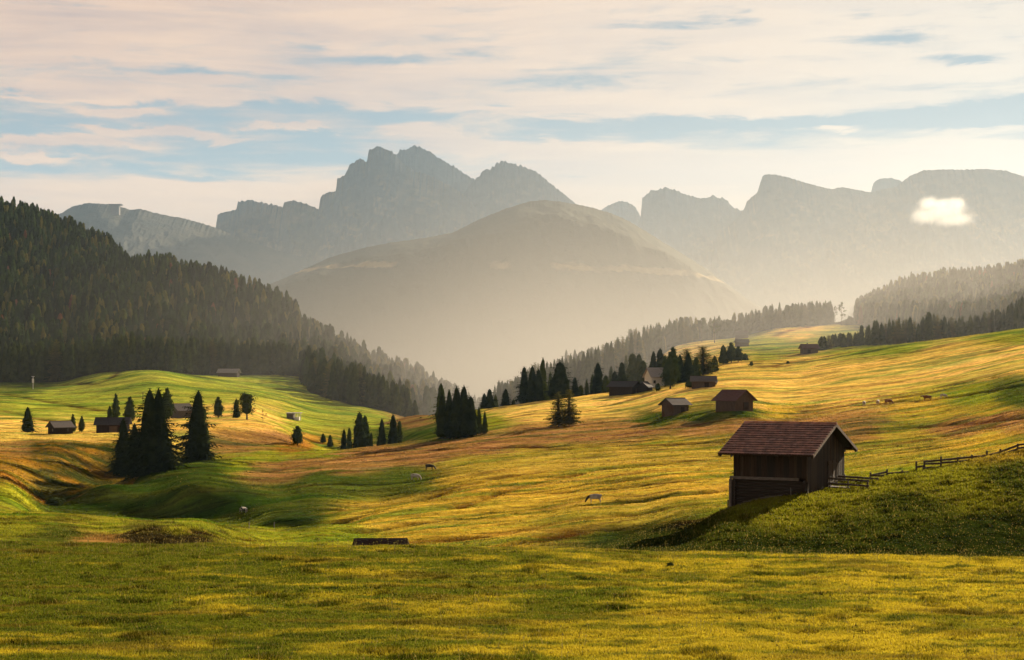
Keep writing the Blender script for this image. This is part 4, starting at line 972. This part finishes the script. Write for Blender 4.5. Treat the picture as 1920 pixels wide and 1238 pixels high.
def tile_mat():
    m, k, out = newmat('clay_tiles')
    geo = k.new('ShaderNodeNewGeometry'); co = k.new('ShaderNodeTexCoord').outputs['Object']
    n = k.noise(k.mapping(co, (1.2, 1.2, 1.2)), 1.5, 4, 0.6)
    r = geo.outputs['Random Per Island']
    col = k.mix(k.maprange(r, 0, 1), (0.34, 0.145, 0.095, 1), (0.50, 0.235, 0.155, 1))
    col = k.mix(k.maprange(n, 0.40, 0.62, 0, 0.85), col, (0.12, 0.075, 0.055, 1))
    col = k.mix(k.math('GREATER_THAN', r, 0.93), col, (0.36, 0.2, 0.15, 1))
    pbsdf(k, out, col, 0.65, 0.3, n, 0.3, 0.02)
    return m

def big_barn():
    yaw = R(-28); Lf, W = 6.0, 10.4
    C = spot(1512, 125.0); cx, cy = C.x, C.y
    g = Vector((math.sin(R(28)), math.cos(R(28)), 0)); f = Vector((-math.cos(R(28)), math.sin(R(28)), 0))
    ctr = Vector((cx, cy, 0)) + f * (Lf / 2) + g * (W / 2)
    ze = -(855 - HZ) / F * 124.0                    # eave height
    z0 = ze - 4.05
    o = empty('log_barn', (ctr.x, ctr.y, z0), yaw); tag(o, 'large dark log barn with red tiled roof on the shaded near hill', 'barn')
    hx, hy = Lf / 2, W / 2
    # lower storey of logs, crossing at the corners
    zm = 2.12; b = MB(); z = -1.3
    while z < zm - 0.12:
        rr = 0.125 * random.uniform(.9, 1.08)
        b.log((-hx - .25, -hy + .12, z), (hx + .1, -hy + .12, z), rr); b.log((-hx - .25, hy - .12, z), (hx + .1, hy - .12, z), rr)
        b.log((hx - .12, -hy - .1, z + .11), (hx - .12, hy + .1, z + .11), rr); b.log((-hx + .12, -hy - .25, z + .11), (-hx + .12, hy + .25, z + .11), rr)
        z += 0.225
    b.box(-hx + .15, hx - .15, -hy + .15, hy - .15, -1.4, zm - .15)
    b.build('log_wall', W_LOG, o)
    # sill beam between the storeys
    b = MB(); b.box(-hx - .28, hx - .6, -hy - .16, -hy + .1, zm - .1, zm + .12); b.box(-hx - .28, -hx + .1, -hy + .11, hy + .2, zm - .1, zm + .12)
    b.build('sill_beam', W_GREY, o)
    # upper storey: upright boards of uneven width and tone
    s = 2.25 / (hy + 0.85)
    top = lambda y: ze - z0 + (hy + 0.85 - abs(y)) * s - 0.14
    tones = [W_DARK, wood_mat('old_boards', (0.03, 0.02, 0.013), (0.085, 0.055, 0.033), (7, 7, .3)), wood_mat('black_boards', (0.012, 0.009, 0.008), (0.035, 0.024, 0.017), (7, 7, .3))]
    bs = [MB(), MB(), MB()]
    pick = lambda: random.choices([0, 1, 2], [5, 1.3, 4])[0]
    for sy in (-1, 1):
        x = -hx
        while x < hx - .02:
            w = min(random.uniform(.16, .27), hx - x); dd = random.uniform(0, .025)
            y = sy * hy; y0, y1 = (y - .0 - dd, y + .07) if sy < 0 else (y - .07, y + dd)
            bs[pick()].box(x, x + w - .012, y0, y1, zm + .12 if sy < 0 else 0, top(hy) - .02 + random.uniform(-.03, 0)); x += w
    for sx in (-1, 1):
        y = -hy + .08
        while y < hy - .1:
            w = min(random.uniform(.16, .27), hy - .08 - y); dd = random.uniform(0, .025); x = sx * hx
            x0, x1 = (x - .07, x + dd) if sx > 0 else (x - dd, x + .07)
            zb = (zm + .12 if sx < 0 else 1.2 + random.uniform(-.05, .05))
            bs[pick()].add([(x0,y,zb),(x1,y,zb),(x1,y+w-.012,zb),(x0,y+w-.012,zb),(x0,y,top(y)),(x1,y,top(y)),(x1,y+w-.012,top(y+w)),(x0,y+w-.012,top(y+w))],
                           [(0,3,2,1),(4,5,6,7),(0,1,5,4),(1,2,6,5),(2,3,7,6),(3,0,4,7)]); y += w
    pb = MB(); pb.v = bs[0].v; pb.f = bs[0].f
    wl = bs[0].build('board_wall', tones[0], o)
    me = wl.data
    bm = bmesh.new(); bm.from_mesh(me)
    for k in (1, 2):
        me.materials.append(tones[k])
        vv = [bm.verts.new(v) for v in bs[k].v]
        for fc in bs[k].f:
            q = bm.faces.new([vv[i] for i in fc]); q.material_index = k
    bmesh.ops.recalc_face_normals(bm, faces=bm.faces); bm.to_mesh(me); bm.free()
    MB().prism([(-hy + .1, zm), (hy - .1, zm), (hy - .1, top(hy) - .1), (0, top(0) - .12), (-hy + .1, top(hy) - .1)], 'x', -hx + .1, hx - .1).build('inner_wall', tones[2], o)
    # door in the gable
    d = MB(); d.box(hx + .03, hx + .075, .3, 2.7, 1.35, 3.3)
    for q in (.3, 1.5, 2.62): d.box(hx + .077, hx + .11, q, q + .08, 1.35, 3.3)
    for q in (1.55, 3.0): d.box(hx + .112, hx + .14, .3, 2.7, q, q + .1)
    dr = d.build('door', tones[1], o); MB().log((hx + .15, 1.44, 2.2), (hx + .15, 1.44, 2.45), .025).build('handle', W_GREY, dr)
    # roof
    a = hy + .95; zr = top(0) + .2; X0, X1 = -hx - .95, hx + .85
    for sy in (-1, 1):
        if sy == -1:
            rd = MB()
        rd.add([(X0+.03, 0, zr - .1), (X1-.03, 0, zr - .1), (X1-.03, sy*a, zr - .1 - a*s), (X0+.03, sy*a, zr - .1 - a*s), (X0+.03, 0, zr), (X1-.03, 0, zr), (X1-.03, sy*a, zr - a*s), (X0+.03, sy*a, zr - a*s)],
               [(0,1,2,3),(4,7,6,5),(0,4,5,1),(1,5,6,2),(2,6,7,3),(3,7,4,0)])
    rf = rd.build('roof', W_DARK, o)
    TM = tile_mat()
    edge = wood_mat('tile_shadow_lines', (0.035, 0.018, 0.014), (0.08, 0.04, 0.03), (3, 3, 3))  # dark lip faces paint the shadow line under each tile course
    for sy in (-1, 1):
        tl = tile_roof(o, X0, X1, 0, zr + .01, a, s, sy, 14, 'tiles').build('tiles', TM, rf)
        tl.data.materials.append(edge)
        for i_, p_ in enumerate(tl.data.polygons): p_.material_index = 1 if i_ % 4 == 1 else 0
    rb = MB(); n = 20
    for i in range(n):
        x = X0 + (X1 - X0) * i / n; rb.log((x, 0, zr + .03), (x + (X1 - X0) / n + .05, 0, zr + .05), .1, 8)
    rb.build('ridge_tiles', TM, rf)
    for sx in (X0, X1):                                  # verge boards
        v = MB()
        for sy in (-1, 1): v.bar((sx, 0, zr - .09), (sx, sy * a, zr - .09 - a * s), .05, .24)
        v.build('verge_board', W_BROWN, rf)
    for sy in (-1, 1):
        for i in range(9):
            x = X0 + .12 + (X1 - X0 - .24) * i / 8
            MB().bar((x, sy * (hy - .6), zr - .2 - (hy - .6) * s), (x, sy * (a - .06), zr - .2 - (a - .06) * s), .12, .16).build('rafter', W_DARK, rf)
    for y in (-hy + .1, 0, hy - .1): MB().bar((X0 + .1, y, zr - .28 - abs(y) * s), (X1 - .1, y, zr - .28 - abs(y) * s), .18, .22).build('purlin', W_DARK, o)
    # corner post, stone footing and stored boards
    MB().bar((-hx - .18, -hy - .22, -.2), (-hx - .18, -hy - .22, zm - .1), .2).build('corner_post', W_GREY, o)
    st = MB()
    for i in range(9):
        x = -hx - .2 + i * .34 + random.uniform(-.05, .05); st.box(x, x + .3, -hy - .35 + random.uniform(-.06, .06), -hy + .2, -1.3, -.18 + .09 * i + random.uniform(-.06, .08))
    st.build('stone_footing', STONE, o)
    pl = MB()
    for i in range(4): pl.bar((-hx + .9 + i * .5, -hy - .3 - .06 * i, .25 + .12 * i), (-hx + 2.7 + i * .5, -hy - .3 - .05 * i, .42 + .16 * i), .2, .06)
    pl.build('board_pile', W_GREY, o); 
    MB().bar((hx - 1.0, -hy - .75, .5), (hx - 1.25, -hy - .08, 1.45), .07).build('prop', W_GREY, o)
    # ramp with rails to the gable door
    rp = MB()
    for i in range(15):
        t = i / 15; x = hx + .15 + 3.3 * t
        rp.box(x, x + .2, .1, 2.9, 1.22 - .1 * t, 1.3 - .1 * t)
    rp.box(hx + .1, hx + 3.5, .15, .35, .95, 1.16); rp.box(hx + .1, hx + 3.5, 2.65, 2.85, .95, 1.16)
    ramp = rp.build('ramp', W_GREY, o)
    for y in (.05, 2.95):
        for x in (hx + .3, hx + 1.8, hx + 3.4): MB().bar((x, y, .3), (x, y, 2.05 - .03 * (x - hx)), .1).build('post', W_FENCE, ramp)
        for z in (1.55, 1.95): MB().bar((hx + .1, y, z), (hx + 3.5, y, z - .12), .05, .16).build('rail', W_FENCE, ramp)
    for y in (-2.2, -.8):                                 # planks lying against the plinth
        MB().bar((hx + .2, y, .75), (hx + 2.1, y + .5, .62), .5, .07).build('plank', W_GREY, o)
    return o
big_barn()

# ------------------------------------------------------------------ fences and poles
def rail_fence(name, label, posts, rails, cat='fence'):
    """posts: (px, d, top row, bottom row); rails: per span list of (row at first post, row at second post)"""
    p0 = spot(posts[0][0], posts[0][1]); o = empty(name, p0); tag(o, label, cat)
    at = lambda px, d, py: Vector(((px - CX) / F * d, d, (HZ - py) / F * d)) - p0
    for px, d, t, bt in posts:
        z = zat_px(px, d) - p0.z
        q = at(px, d, t); MB().bar((q.x, q.y, z - .5), (q.x + random.uniform(-.03, .03), q.y, q.z), .13).build('post', W_FENCE, o)
    for (a, b), rs in zip(zip(posts[:-1], posts[1:]), rails):
        for ya, yb in rs: MB().bar(at(a[0] - 1, a[1] - .12, ya), at(b[0] + 1, b[1] - .12, yb), .05, .17).build('rail', W_FENCE, o)
    return o
rail_fence('rail_fence', 'wooden rail fence climbing the near hill to the right edge of the photo',
  [(1733,136,864,880),(1764,136,856,876),(1795,136.5,857,868),(1822,136.5,853,863),(1850,137,845,861),(1875,137,842,858),(1908,137,832,847),(1945,137,824,838),(1985,137,814,828)],
  [[(866,863),(870,869),(878,876)],[(863,860),(868,866)],[(860,857),(866,863)],[(857,855),(863,862)],[(855,848),(861,854)],[(848,835),(853,842),(857,850)],[(835,829),(841,836),(847,843)],[(829,819),(836,826)]])
rail_fence('rail_fence', 'low broken rail fence sagging between the big barn and the climbing fence',
  [(1632,134,886,893),(1663,135,880,893),(1692,135.5,882,889),(1718,136,865,885),(1731,136,873,880)],
  [[(892,885),(894,891)],[(888,886)],[(886,885)],[(876,874)]])
def post(name, label, px, base, lo, hi, h, w, m=W_FENCE, cat='post'):
    p = find(px, base, lo, hi); o = MB().bar((0, 0, -.4), (0, 0, h), w).build(name, m); o.location = p; return tag(o, label, cat)
post('fence_post', 'short dark wooden post left of the big barn', 1365, 949, 110, 128, .75, .1)
post('fence_post', 'thin stake at the left side of the small brown hut', 1231, 778, 400, 470, 1.3, .14)
for i, (px, py) in enumerate([(467, 991), (514, 990)]): post('fence_post', ['thin pale stake in the valley below the black and white cow', 'thin pale stake before the dark bank in the valley'][i], px, py, 200, 300, .9, .12, W_GREY)
p = find(268, 757, 620, 800); o = empty('utility_pole', p); tag(o, 'wooden utility pole with crossarm behind the big black spruces', 'pole')
MB().log((0, 0, -.5), (0, 0, 5.0), .13).build('pole', W_FENCE, o); MB().bar((-.9, 0, 4.6), (.9, 0, 4.6), .14).build('crossarm', W_FENCE, o)
p = find(62, 730, 760, 960); o = empty('lift_pylon', p); tag(o, 'white signal mast standing in the green field before the left forest', 'mast')
MB().log((0, 0, -.5), (0, 0, 7.0), .17).build('pole', PALE, o); MB().box(-.5, .5, -.35, -.16, 3.4, 5.6).build('sign', PALE, o); MB().bar((-.8, 0, 6.8), (.8, 0, 6.8), .25).build('crossarm', PALE, o)

# ------------------------------------------------------------------ cattle
def cow_mat(name, c1, c2, thr=0.5, sc=1.6, head=None):
    m, k, out = newmat(name)
    co = k.new('ShaderNodeTexCoord').outputs['Object']
    n = k.noise(co, sc, 1.5, 0.4); f = k.maprange(n, thr - .02, thr + .02)
    col = k.mix(f, c4(c1), c4(c2))
    if head:
        sep = k.new('ShaderNodeSeparateXYZ'); k.set(sep.inputs[0], co)
        col = k.mix(k.maprange(sep.outputs[0], .55, .85), col, c4(head))
    pbsdf(k, out, col, 0.8, 0.2); return m

def cow_mesh(m, grazing=True):
    me = bpy.data.meshes.new('cow'); bm = bmesh.new(); sk = bm.verts.layers.skin.verify(); vs = []
    def v(co, r, root=False):
        q = bm.verts.new(co); q[sk].radius = (r, r) if not isinstance(r, tuple) else r; q[sk].use_root = root; vs.append(q); return q
    def chain(a, pts):
        for co, r in pts:
            b = v(co, r); bm.edges.new((a, b)); a = b
        return a
    pel = v((-.72, 0, 1.06), .35, True)
    belly = chain(pel, [((-.15, 0, .96), .44)]); chest = chain(belly, [((.48, 0, .98), .40)])
    if grazing: hd = chain(chest, [((.86, 0, .92), .22), ((1.14, 0, .58), .155), ((1.26, 0, .36), .14)]); chain(hd, [((1.36, 0, .10), .085)])
    else: hd = chain(chest, [((.86, 0, 1.10), .21), ((1.12, 0, 1.16), .16), ((1.26, 0, 1.14), .15)]); chain(hd, [((1.48, 0, .94), .09)])
    h = hd.co
    for s in (-1, 1):
        chain(hd, [((h.x - .08, s * .17, h.z + .08), .045), ((h.x - .12, s * .27, h.z + .07), .03)])
        chain(chest, [((.50, s * .21, .66), .115), ((.52, s * .21, .38), .065), ((.51, s * .21, .10), .05), ((.55, s * .21, .0), .062)])
        chain(pel, [((-.74, s * .20, .78), .16), ((-.64, s * .21, .60), .10), ((-.84, s * .21, .40), .062), ((-.78, s * .21, .09), .05), ((-.73, s * .21, .0), .062)])
    chain(pel, [((-1.0, 0, 1.16), .06), ((-1.07, 0, .80), .032), ((-1.05, 0, .46), .045)])
    bm.to_mesh(me); bm.free(); me.materials.append(m)
    return me

def cow(label, px, base, lo, hi, yaw, m, grazing=True, scale=1.0, group=None):
    p = find(px, base, lo, hi)
    o = link(bpy.data.objects.new('cow', cow_mesh(m, grazing))); o.location = p - Vector((0, 0, .04)); o.rotation_euler = (0, 0, R(yaw)); o.scale = (scale,) * 3
    s = o.modifiers.new('skin', 'SKIN'); s.use_smooth_shade = True
    u = o.modifiers.new('sub', 'SUBSURF'); u.levels = 2; u.render_levels = 2
    return tag(o, label, 'cow', group)
BLK = (0.018, 0.015, 0.013); WHT = (0.40, 0.36, 0.30); BRN = (0.16, 0.065, 0.025); GRY = (0.24, 0.21, 0.19)
cow('black and white cow grazing in the shaded valley, leftmost of all the cows', 456, 963, 285, 325, 62, cow_mat('pied_hide', BLK, WHT, .5, 1.7))
cow('mostly white cow with dark patches grazing head down, facing right, below the brown field', 779, 900, 300, 360, -24, cow_mat('white_hide', WHT, BLK, .62, 1.8), scale=1.05)
cow('black cow grazing just under the brown field, up and right of the white one', 806, 881, 330, 400, -12, cow_mat('black_hide', BLK, (0.03, .022, .018), .5))
cow('grey cow with dark head grazing on the golden slope, nearest of the cows', 1115, 943, 235, 262, 172, cow_mat('grey_hide', GRY, (0.34, .31, .28), .5, 1.0, BLK), scale=1.1)
cow('pale cow, leftmost of the line along the bank under the upper slope', 1620, 762, 420, 500, 80, cow_mat('pale_hide', WHT, BRN, .6), False, 1.2)
cow('small pale brown cow in the line along the bank, second from left', 1646, 760, 420, 500, 70, cow_mat('tan_hide', (0.4, .3, .2), WHT, .55), False, 1.2)
cow('reddish brown cow in the middle of the line along the bank', 1666, 759, 420, 500, 25, cow_mat('brown_hide', BRN, (0.22, .1, .045), .5), True, 1.25)
cow('large brown cow standing side-on in the line along the bank', 1738, 752, 420, 500, 180, cow_mat('brown_hide', BRN, (0.22, .1, .045), .5), False, 1.25)
cow('white cow grazing at the right end of the line along the bank', 1769, 747, 420, 500, 15, cow_mat('white_hide', WHT, BRN, .6), True, 1.0)

# ------------------------------------------------------------------ air: haze, valley mist and the small cloud
SUN_AZ, SUN_EL = 33.0, 20.0
def vol_mat(name, density, color, aniso):
    m, k, out = newmat(name)
    v = k.new('ShaderNodeVolumePrincipled'); v.inputs['Color'].default_value = c4(color); v.inputs['Density'].default_value = density; v.inputs['Anisotropy'].default_value = aniso
    k.l.new(v.outputs[0], out.inputs['Volume']); return m
HAZE_D = 0.000016
MB().box(-3300, 3300, -80, 7050, -202, 880).build('haze', vol_mat('haze', HAZE_D, (0.46, 0.72, 1.0), 0.25))
tag(bpy.data.objects['haze'], kind='stuff')

def mist():
    """low morning mist lying in the valley, thinning upwards"""
    m, k, out = newmat('valley_mist')
    pos = k.new('ShaderNodeNewGeometry').outputs['Position']; sep = k.new('ShaderNodeSeparateXYZ'); k.set(sep.inputs[0], pos)
    x, y, z = sep.outputs
    fall = k.math('EXPONENT', k.math('MULTIPLY', k.math('ADD', z, 190.0), -1.0 / MIST_H))
    s = k.math('ADD', y, k.math('MULTIPLY', x, 1.0))
    f = k.maprange(s, 950, 2400, 0, 1, True)
    e = k.math('MULTIPLY', k.maprange(x, -2000, -900, 0, 1, True), k.maprange(y, 4000, 4600, 1, 0, True))
    d = k.math('MULTIPLY', k.math('MULTIPLY', fall, MIST_D), k.math('MULTIPLY', f, e))
    # thicker sunlit air over the side valley behind the right-hand trees
    f2 = k.math('MULTIPLY', k.maprange(k.math('ADD', y, x), 1130, 1380, 0, 1, True), k.maprange(x, 60, 330, 0, 1, True))
    fall2 = k.math('EXPONENT', k.math('MULTIPLY', k.math('MAXIMUM', z, 0.0), -1.0 / 85.0))
    d = k.math('ADD', d, k.math('MULTIPLY', k.math('MULTIPLY', f2, fall2), k.math('MULTIPLY', k.maprange(y, 1650, 2500, 1, 0, True), 0.00045)))
    # bank of fog where the valley drops away between the two woods
    sq = lambda u, c, w_: k.math('POWER', k.math('MULTIPLY', k.math('SUBTRACT', u, c), 1.0 / w_), 2.0)
    g_ = k.math('EXPONENT', k.math('MULTIPLY', k.math('ADD', sq(x, -10.0, 230.0), sq(y, 1330.0, 430.0)), -1.0))
    g_ = k.math('MULTIPLY', g_, k.math('EXPONENT', k.math('MULTIPLY', k.math('MAXIMUM', k.math('ADD', z, 25.0), 0.0), -1.0 / 55.0)))
    d = k.math('ADD', d, k.math('MULTIPLY', g_, 0.0024))
    # thin haze among the trees of the right-hand ridge
    r_ = k.math('MULTIPLY', k.maprange(y, 700, 900, 0, 1, True), k.math('MULTIPLY', k.maprange(x, -130, 60, 0, 1, True), k.maprange(x, 300, 460, 1, 0, True)))
    r_ = k.math('MULTIPLY', k.math('MULTIPLY', r_, k.maprange(y, 1250, 1700, 1, 0, True)), k.math('EXPONENT', k.math('MULTIPLY', k.math('MAXIMUM', z, 0.0), -1.0 / 90.0)))
    d = k.math('ADD', d, k.math('MULTIPLY', r_, 0.0007))
    v = k.new('ShaderNodeVolumePrincipled'); v.inputs['Color'].default_value = (0.45, 0.445, 0.43, 1); v.inputs['Anisotropy'].default_value = 0.5
    k.set(v.inputs['Density'], d)
    w = k.new('ShaderNodeVolumePrincipled'); w.inputs['Color'].default_value = (0.42, 0.68, 1.0, 1); w.inputs['Anisotropy'].default_value = 0.25      # clear blue air of the far distance
    k.set(w.inputs['Density'], k.math('MULTIPLY', k.maprange(y, 1800, 3400, 0, 1, True), 0.000055))
    a_ = k.new('ShaderNodeAddShader'); k.l.new(v.outputs[0], a_.inputs[0]); k.l.new(w.outputs[0], a_.inputs[1]); k.l.new(a_.outputs[0], out.inputs['Volume'])
    o = MB().box(-3000, 3000, 690, 6900, -201, 870).build('valley_mist', m); tag(o, kind='stuff')
MIST_H, MIST_D = 105.0, 0.0022
mist()

def puff():
    m, k, out = newmat('cloud_vapour')
    co = k.new('ShaderNodeTexCoord').outputs['Object']
    n = k.noise(co, 0.028, 5, 0.6); sep = k.new('ShaderNodeSeparateXYZ'); k.set(sep.inputs[0], co)
    x, y, z = sep.outputs
    def lobe(cx_, cz_, rx, rz):
        a = k.math('POWER', k.math('MULTIPLY', k.math('SUBTRACT', x, cx_), 1 / rx), 2.0); b = k.math('POWER', k.math('MULTIPLY', k.math('SUBTRACT', z, cz_), 1 / rz), 2.0)
        c = k.math('POWER', k.math('MULTIPLY', y, 1 / 60.0), 2.0)
        return k.math('SUBTRACT', 1.0, k.math('SQRT', k.math('ADD', a, k.math('ADD', b, c))))
    e = k.math('MAXIMUM', k.math('MAXIMUM', lobe(-38, 26, 50, 36), lobe(46, 28, 44, 34)), k.math('MAXIMUM', k.math('MAXIMUM', lobe(4, 0, 112, 50), lobe(2, 24, 44, 34)), k.math('MAXIMUM', lobe(40, -24, 96, 36), lobe(-50, -14, 70, 38))))
    e = k.math('ADD', e, k.math('MULTIPLY', k.math('SUBTRACT', n, 0.5), 0.85))
    d = k.math('MULTIPLY', k.math('MULTIPLY', k.maprange(e, 0.05, 0.75, 0, 1, True), k.maprange(z, -75, 10, 0.25, 1.0)), 0.011)
    v = k.new('ShaderNodeVolumePrincipled'); v.inputs['Color'].default_value = (1, 1, 1, 1); v.inputs['Anisotropy'].default_value = 0.5
    k.set(v.inputs['Density'], d); k.l.new(v.outputs[0], out.inputs['Volume'])
    o = MB().box(-135, 135, -75, 75, -70, 80).build('cloud', m); o.scale = (.8, .8, .8); o.location = ((1765 - CX) / F * 4300, 4300, (HZ - 398) / F * 4300)
    tag(o, 'small bright puff of cloud floating before the right-hand mountain', 'cloud')
puff()

# ------------------------------------------------------------------ sky
# single streaks and small heaps of cloud, and openings in the deck: photo column, row, half width, half height, strength
STREAKS = [(330,265,150,7,.9),(130,287,170,8,.8),(70,313,110,6,.8),(260,230,75,8,.7),(560,246,60,6,.8),(905,268,40,13,.9),(800,243,50,9,.6),(862,250,28,10,.6),
           (1030,266,22,14,.7),(1090,283,120,14,.9),(1545,252,34,6,.9),(1150,215,260,10,.3),
           (730,120,210,16,-.5),(1060,163,150,15,-.45),(560,98,90,9,-.35),(1640,92,130,16,-.5),(1760,140,50,9,-.6),(1300,60,200,10,-.35),(300,150,280,10,-.3),(1560,238,420,13,-.6),(1880,236,200,16,-.75),(330,335,150,10,-.35),(620,312,70,9,-.3)]
EXPO = 1.35; WS = 0.05
def world():
    w = bpy.data.worlds.new('World'); SC.world = w; w.use_nodes = True
    w.node_tree.nodes.clear(); k = N(w.node_tree)
    out = k.new('ShaderNodeOutputWorld'); bg = k.new('ShaderNodeBackground')
    sky = k.new('ShaderNodeTexSky', sky_type='NISHITA'); sky.sun_disc = False
    sky.sun_elevation = R(SUN_EL); sky.sun_rotation = R(SUN_AZ); sky.altitude = 1900; sky.air_density = 1.2; sky.dust_density = 1.5; sky.ozone_density = 1.0
    g = k.new('ShaderNodeTexCoord').outputs['Generated']
    sep = k.new('ShaderNodeSeparateXYZ'); k.set(sep.inputs[0], g)
    az = k.math('ARCTAN2', sep.outputs[0], sep.outputs[1]); el = k.math('ARCSINE', sep.outputs[2])
    P = lambda sa, se, rot=0.0, off=0.0: k.mapping(k.xyz(az, el, off), (sa, se, 1), (0, 0, R(rot)))
    # tilt of the cirrus streaks
    big = k.noise(P(3.2, 20.0, 0), 1.0, 4, 0.55, 0.35)
    fine = k.noise(P(9.0, 95.0, 0.4, 3.0), 1.0, 5, 0.62, 0.3)
    wisp = k.noise(P(16.0, 60.0, 0, 9.0), 1.0, 6, 0.6, 0.6)
    elw = k.math('ADD', el, k.math('MULTIPLY', k.math('SUBTRACT', big, 0.5), 0.035))
    elw = k.math('ADD', elw, k.math('MULTIPLY', k.math('MAXIMUM', az, -0.05), 0.022))
    elw = k.math('ADD', elw, k.math('MULTIPLY', k.math('SUBTRACT', wisp, 0.5), 0.022))
    def ramp(sock, stops, ease='EASE'):
        r = k.new('ShaderNodeValToRGB'); r.color_ramp.interpolation = ease; e = r.color_ramp.elements
        while len(e) < len(stops): e.new(0.5)
        for q, (p, v) in zip(e, stops): q.position = p; q.color = (v, v, v, 1) if not isinstance(v, tuple) else c4(v)
        k.set(r.inputs[0], sock); return r.outputs[0]
    e3 = k.math('MULTIPLY', elw, 3.0)       # 0..0.33 rad over the ramp
    left = ramp(e3, [(0.0, .95), (0.33, .95), (0.375, .46), (0.41, .36), (0.485, .34), (0.50, .85), (0.62, .92), (0.8, .8), (1.0, .7)])
    right = ramp(e3, [(0.0, .98), (0.395, .95), (0.425, .75), (0.445, .46), (0.47, .40), (0.485, .8), (0.62, .85), (0.8, .85), (1.0, .75)])
    cov = k.mix(k.maprange(az, -0.10, 0.06), left, right)
    nn = k.math('ADD', k.math('MULTIPLY', fine, 0.6), k.math('MULTIPLY', wisp, 0.4))
    m = k.math('ADD', cov, k.math('MULTIPLY', k.math('SUBTRACT', nn, 0.5), 2.3))
    wa = k.math('ADD', az, k.math('MULTIPLY', k.math('SUBTRACT', wisp, 0.5), 0.12))
    we = k.math('ADD', el, k.math('MULTIPLY', k.math('SUBTRACT', k.noise(P(14.0, 45.0, 0, 4.0), 1.0, 6, 0.65, 0.6), 0.5), 0.026))
    for px_, py_, hw_, hh_, st_ in STREAKS:
        q = k.math('ADD', k.math('POWER', k.math('MULTIPLY', k.math('SUBTRACT', wa, (px_ - CX) / F), F / hw_), 2.0),
                   k.math('POWER', k.math('MULTIPLY', k.math('SUBTRACT', we, (HZ - py_) / F), F / hh_), 2.0))
        m = k.math('ADD', m, k.math('MULTIPLY', k.math('EXPONENT', k.math('MULTIPLY', q, -1.0)), st_))
    m = k.maprange(m, 0.22, 0.86, 0.0, 1.0, True)
    up = k.math('MULTIPLY', m, k.maprange(el, 0.30, 0.75, 1.0, 0.75))
    # warm near the horizon and towards the sun
    sd = Vector((math.sin(R(SUN_AZ)) * math.cos(R(SUN_EL)), math.cos(R(SUN_AZ)) * math.cos(R(SUN_EL)), math.sin(R(SUN_EL))))
    dp = k.new('ShaderNodeVectorMath', operation='DOT_PRODUCT'); k.set(dp.inputs[0], g); dp.inputs[1].default_value = sd
    glow = k.math('POWER', k.maprange(dp.outputs['Value'], 0.60, 1.0), 2.6)
    sc_ = 2.0 ** -EXPO / WS
    C = lambda r, gg, b: (r * sc_, gg * sc_, b * sc_, 1)
    shade = k.maprange(k.noise(P(4.0, 38.0, 0.3, 5.0), 1.0, 6, 0.62, 0.5), 0.40, 0.66)
    cloud = k.mix(shade, C(.85, .60, .445), C(.55, .43, .40))
    cloud = k.mix(k.maprange(el, 0.05, 0.13), C(1.0, .69, .44), cloud)
    cloud = k.mix(k.math('MULTIPLY', glow, 1.0, clamp=True), cloud, C(.90, .82, .70))
    cloud = k.mix(k.maprange(el, 0.26, 0.5), cloud, C(.30, .235, .18))  # overhead cloud out of view, added dim and warm to shape the fill
    blue = k.mix(0.80, sky.outputs[0], C(.36, .47, .54)) if False else k.mix(k.maprange(el, 0.02, 0.25), C(.36, .42, .45), C(.25, .345, .415))
    base = k.mix(0.08, blue, sky.outputs[0])
    base = k.mix(k.maprange(el, 0.28, 0.6), base, sky.outputs[0])
    col = k.mix(up, base, cloud)
    k.l.new(col, bg.inputs[0]); bg.inputs[1].default_value = WS; k.l.new(bg.outputs[0], out.inputs[0])
world()

sun = bpy.data.lights.new('sun', 'SUN'); sun.energy = 5.0; sun.angle = R(0.5); sun.color = (1.0, 0.81, 0.57)
so = link(bpy.data.objects.new('sun', sun)); so.rotation_euler = (R(90 - SUN_EL), 0, R(180 - SUN_AZ)); so.location = (300, 400, 300)

cam = bpy.data.cameras.new('camera'); cam.sensor_width = 36; cam.lens = 36 * F / 1920; cam.shift_y = (HZ - 619) / 1920
cam.clip_start = 0.5; cam.clip_end = 20000
co = link(bpy.data.objects.new('camera', cam)); co.rotation_euler = (R(90), 0, 0); SC.camera = co

SC.view_settings.view_transform = 'Standard'; SC.view_settings.look = 'None'; SC.view_settings.exposure = EXPO; SC.view_settings.gamma = 1.0
SC.render.engine = 'CYCLES'; cy = SC.cycles
cy.use_denoising = True; cy.max_bounces = 4; cy.diffuse_bounces = 2; cy.transmission_bounces = 3; cy.volume_bounces = 0; cy.transparent_max_bounces = 6
cy.use_adaptive_sampling = True; cy.adaptive_threshold = 0.02
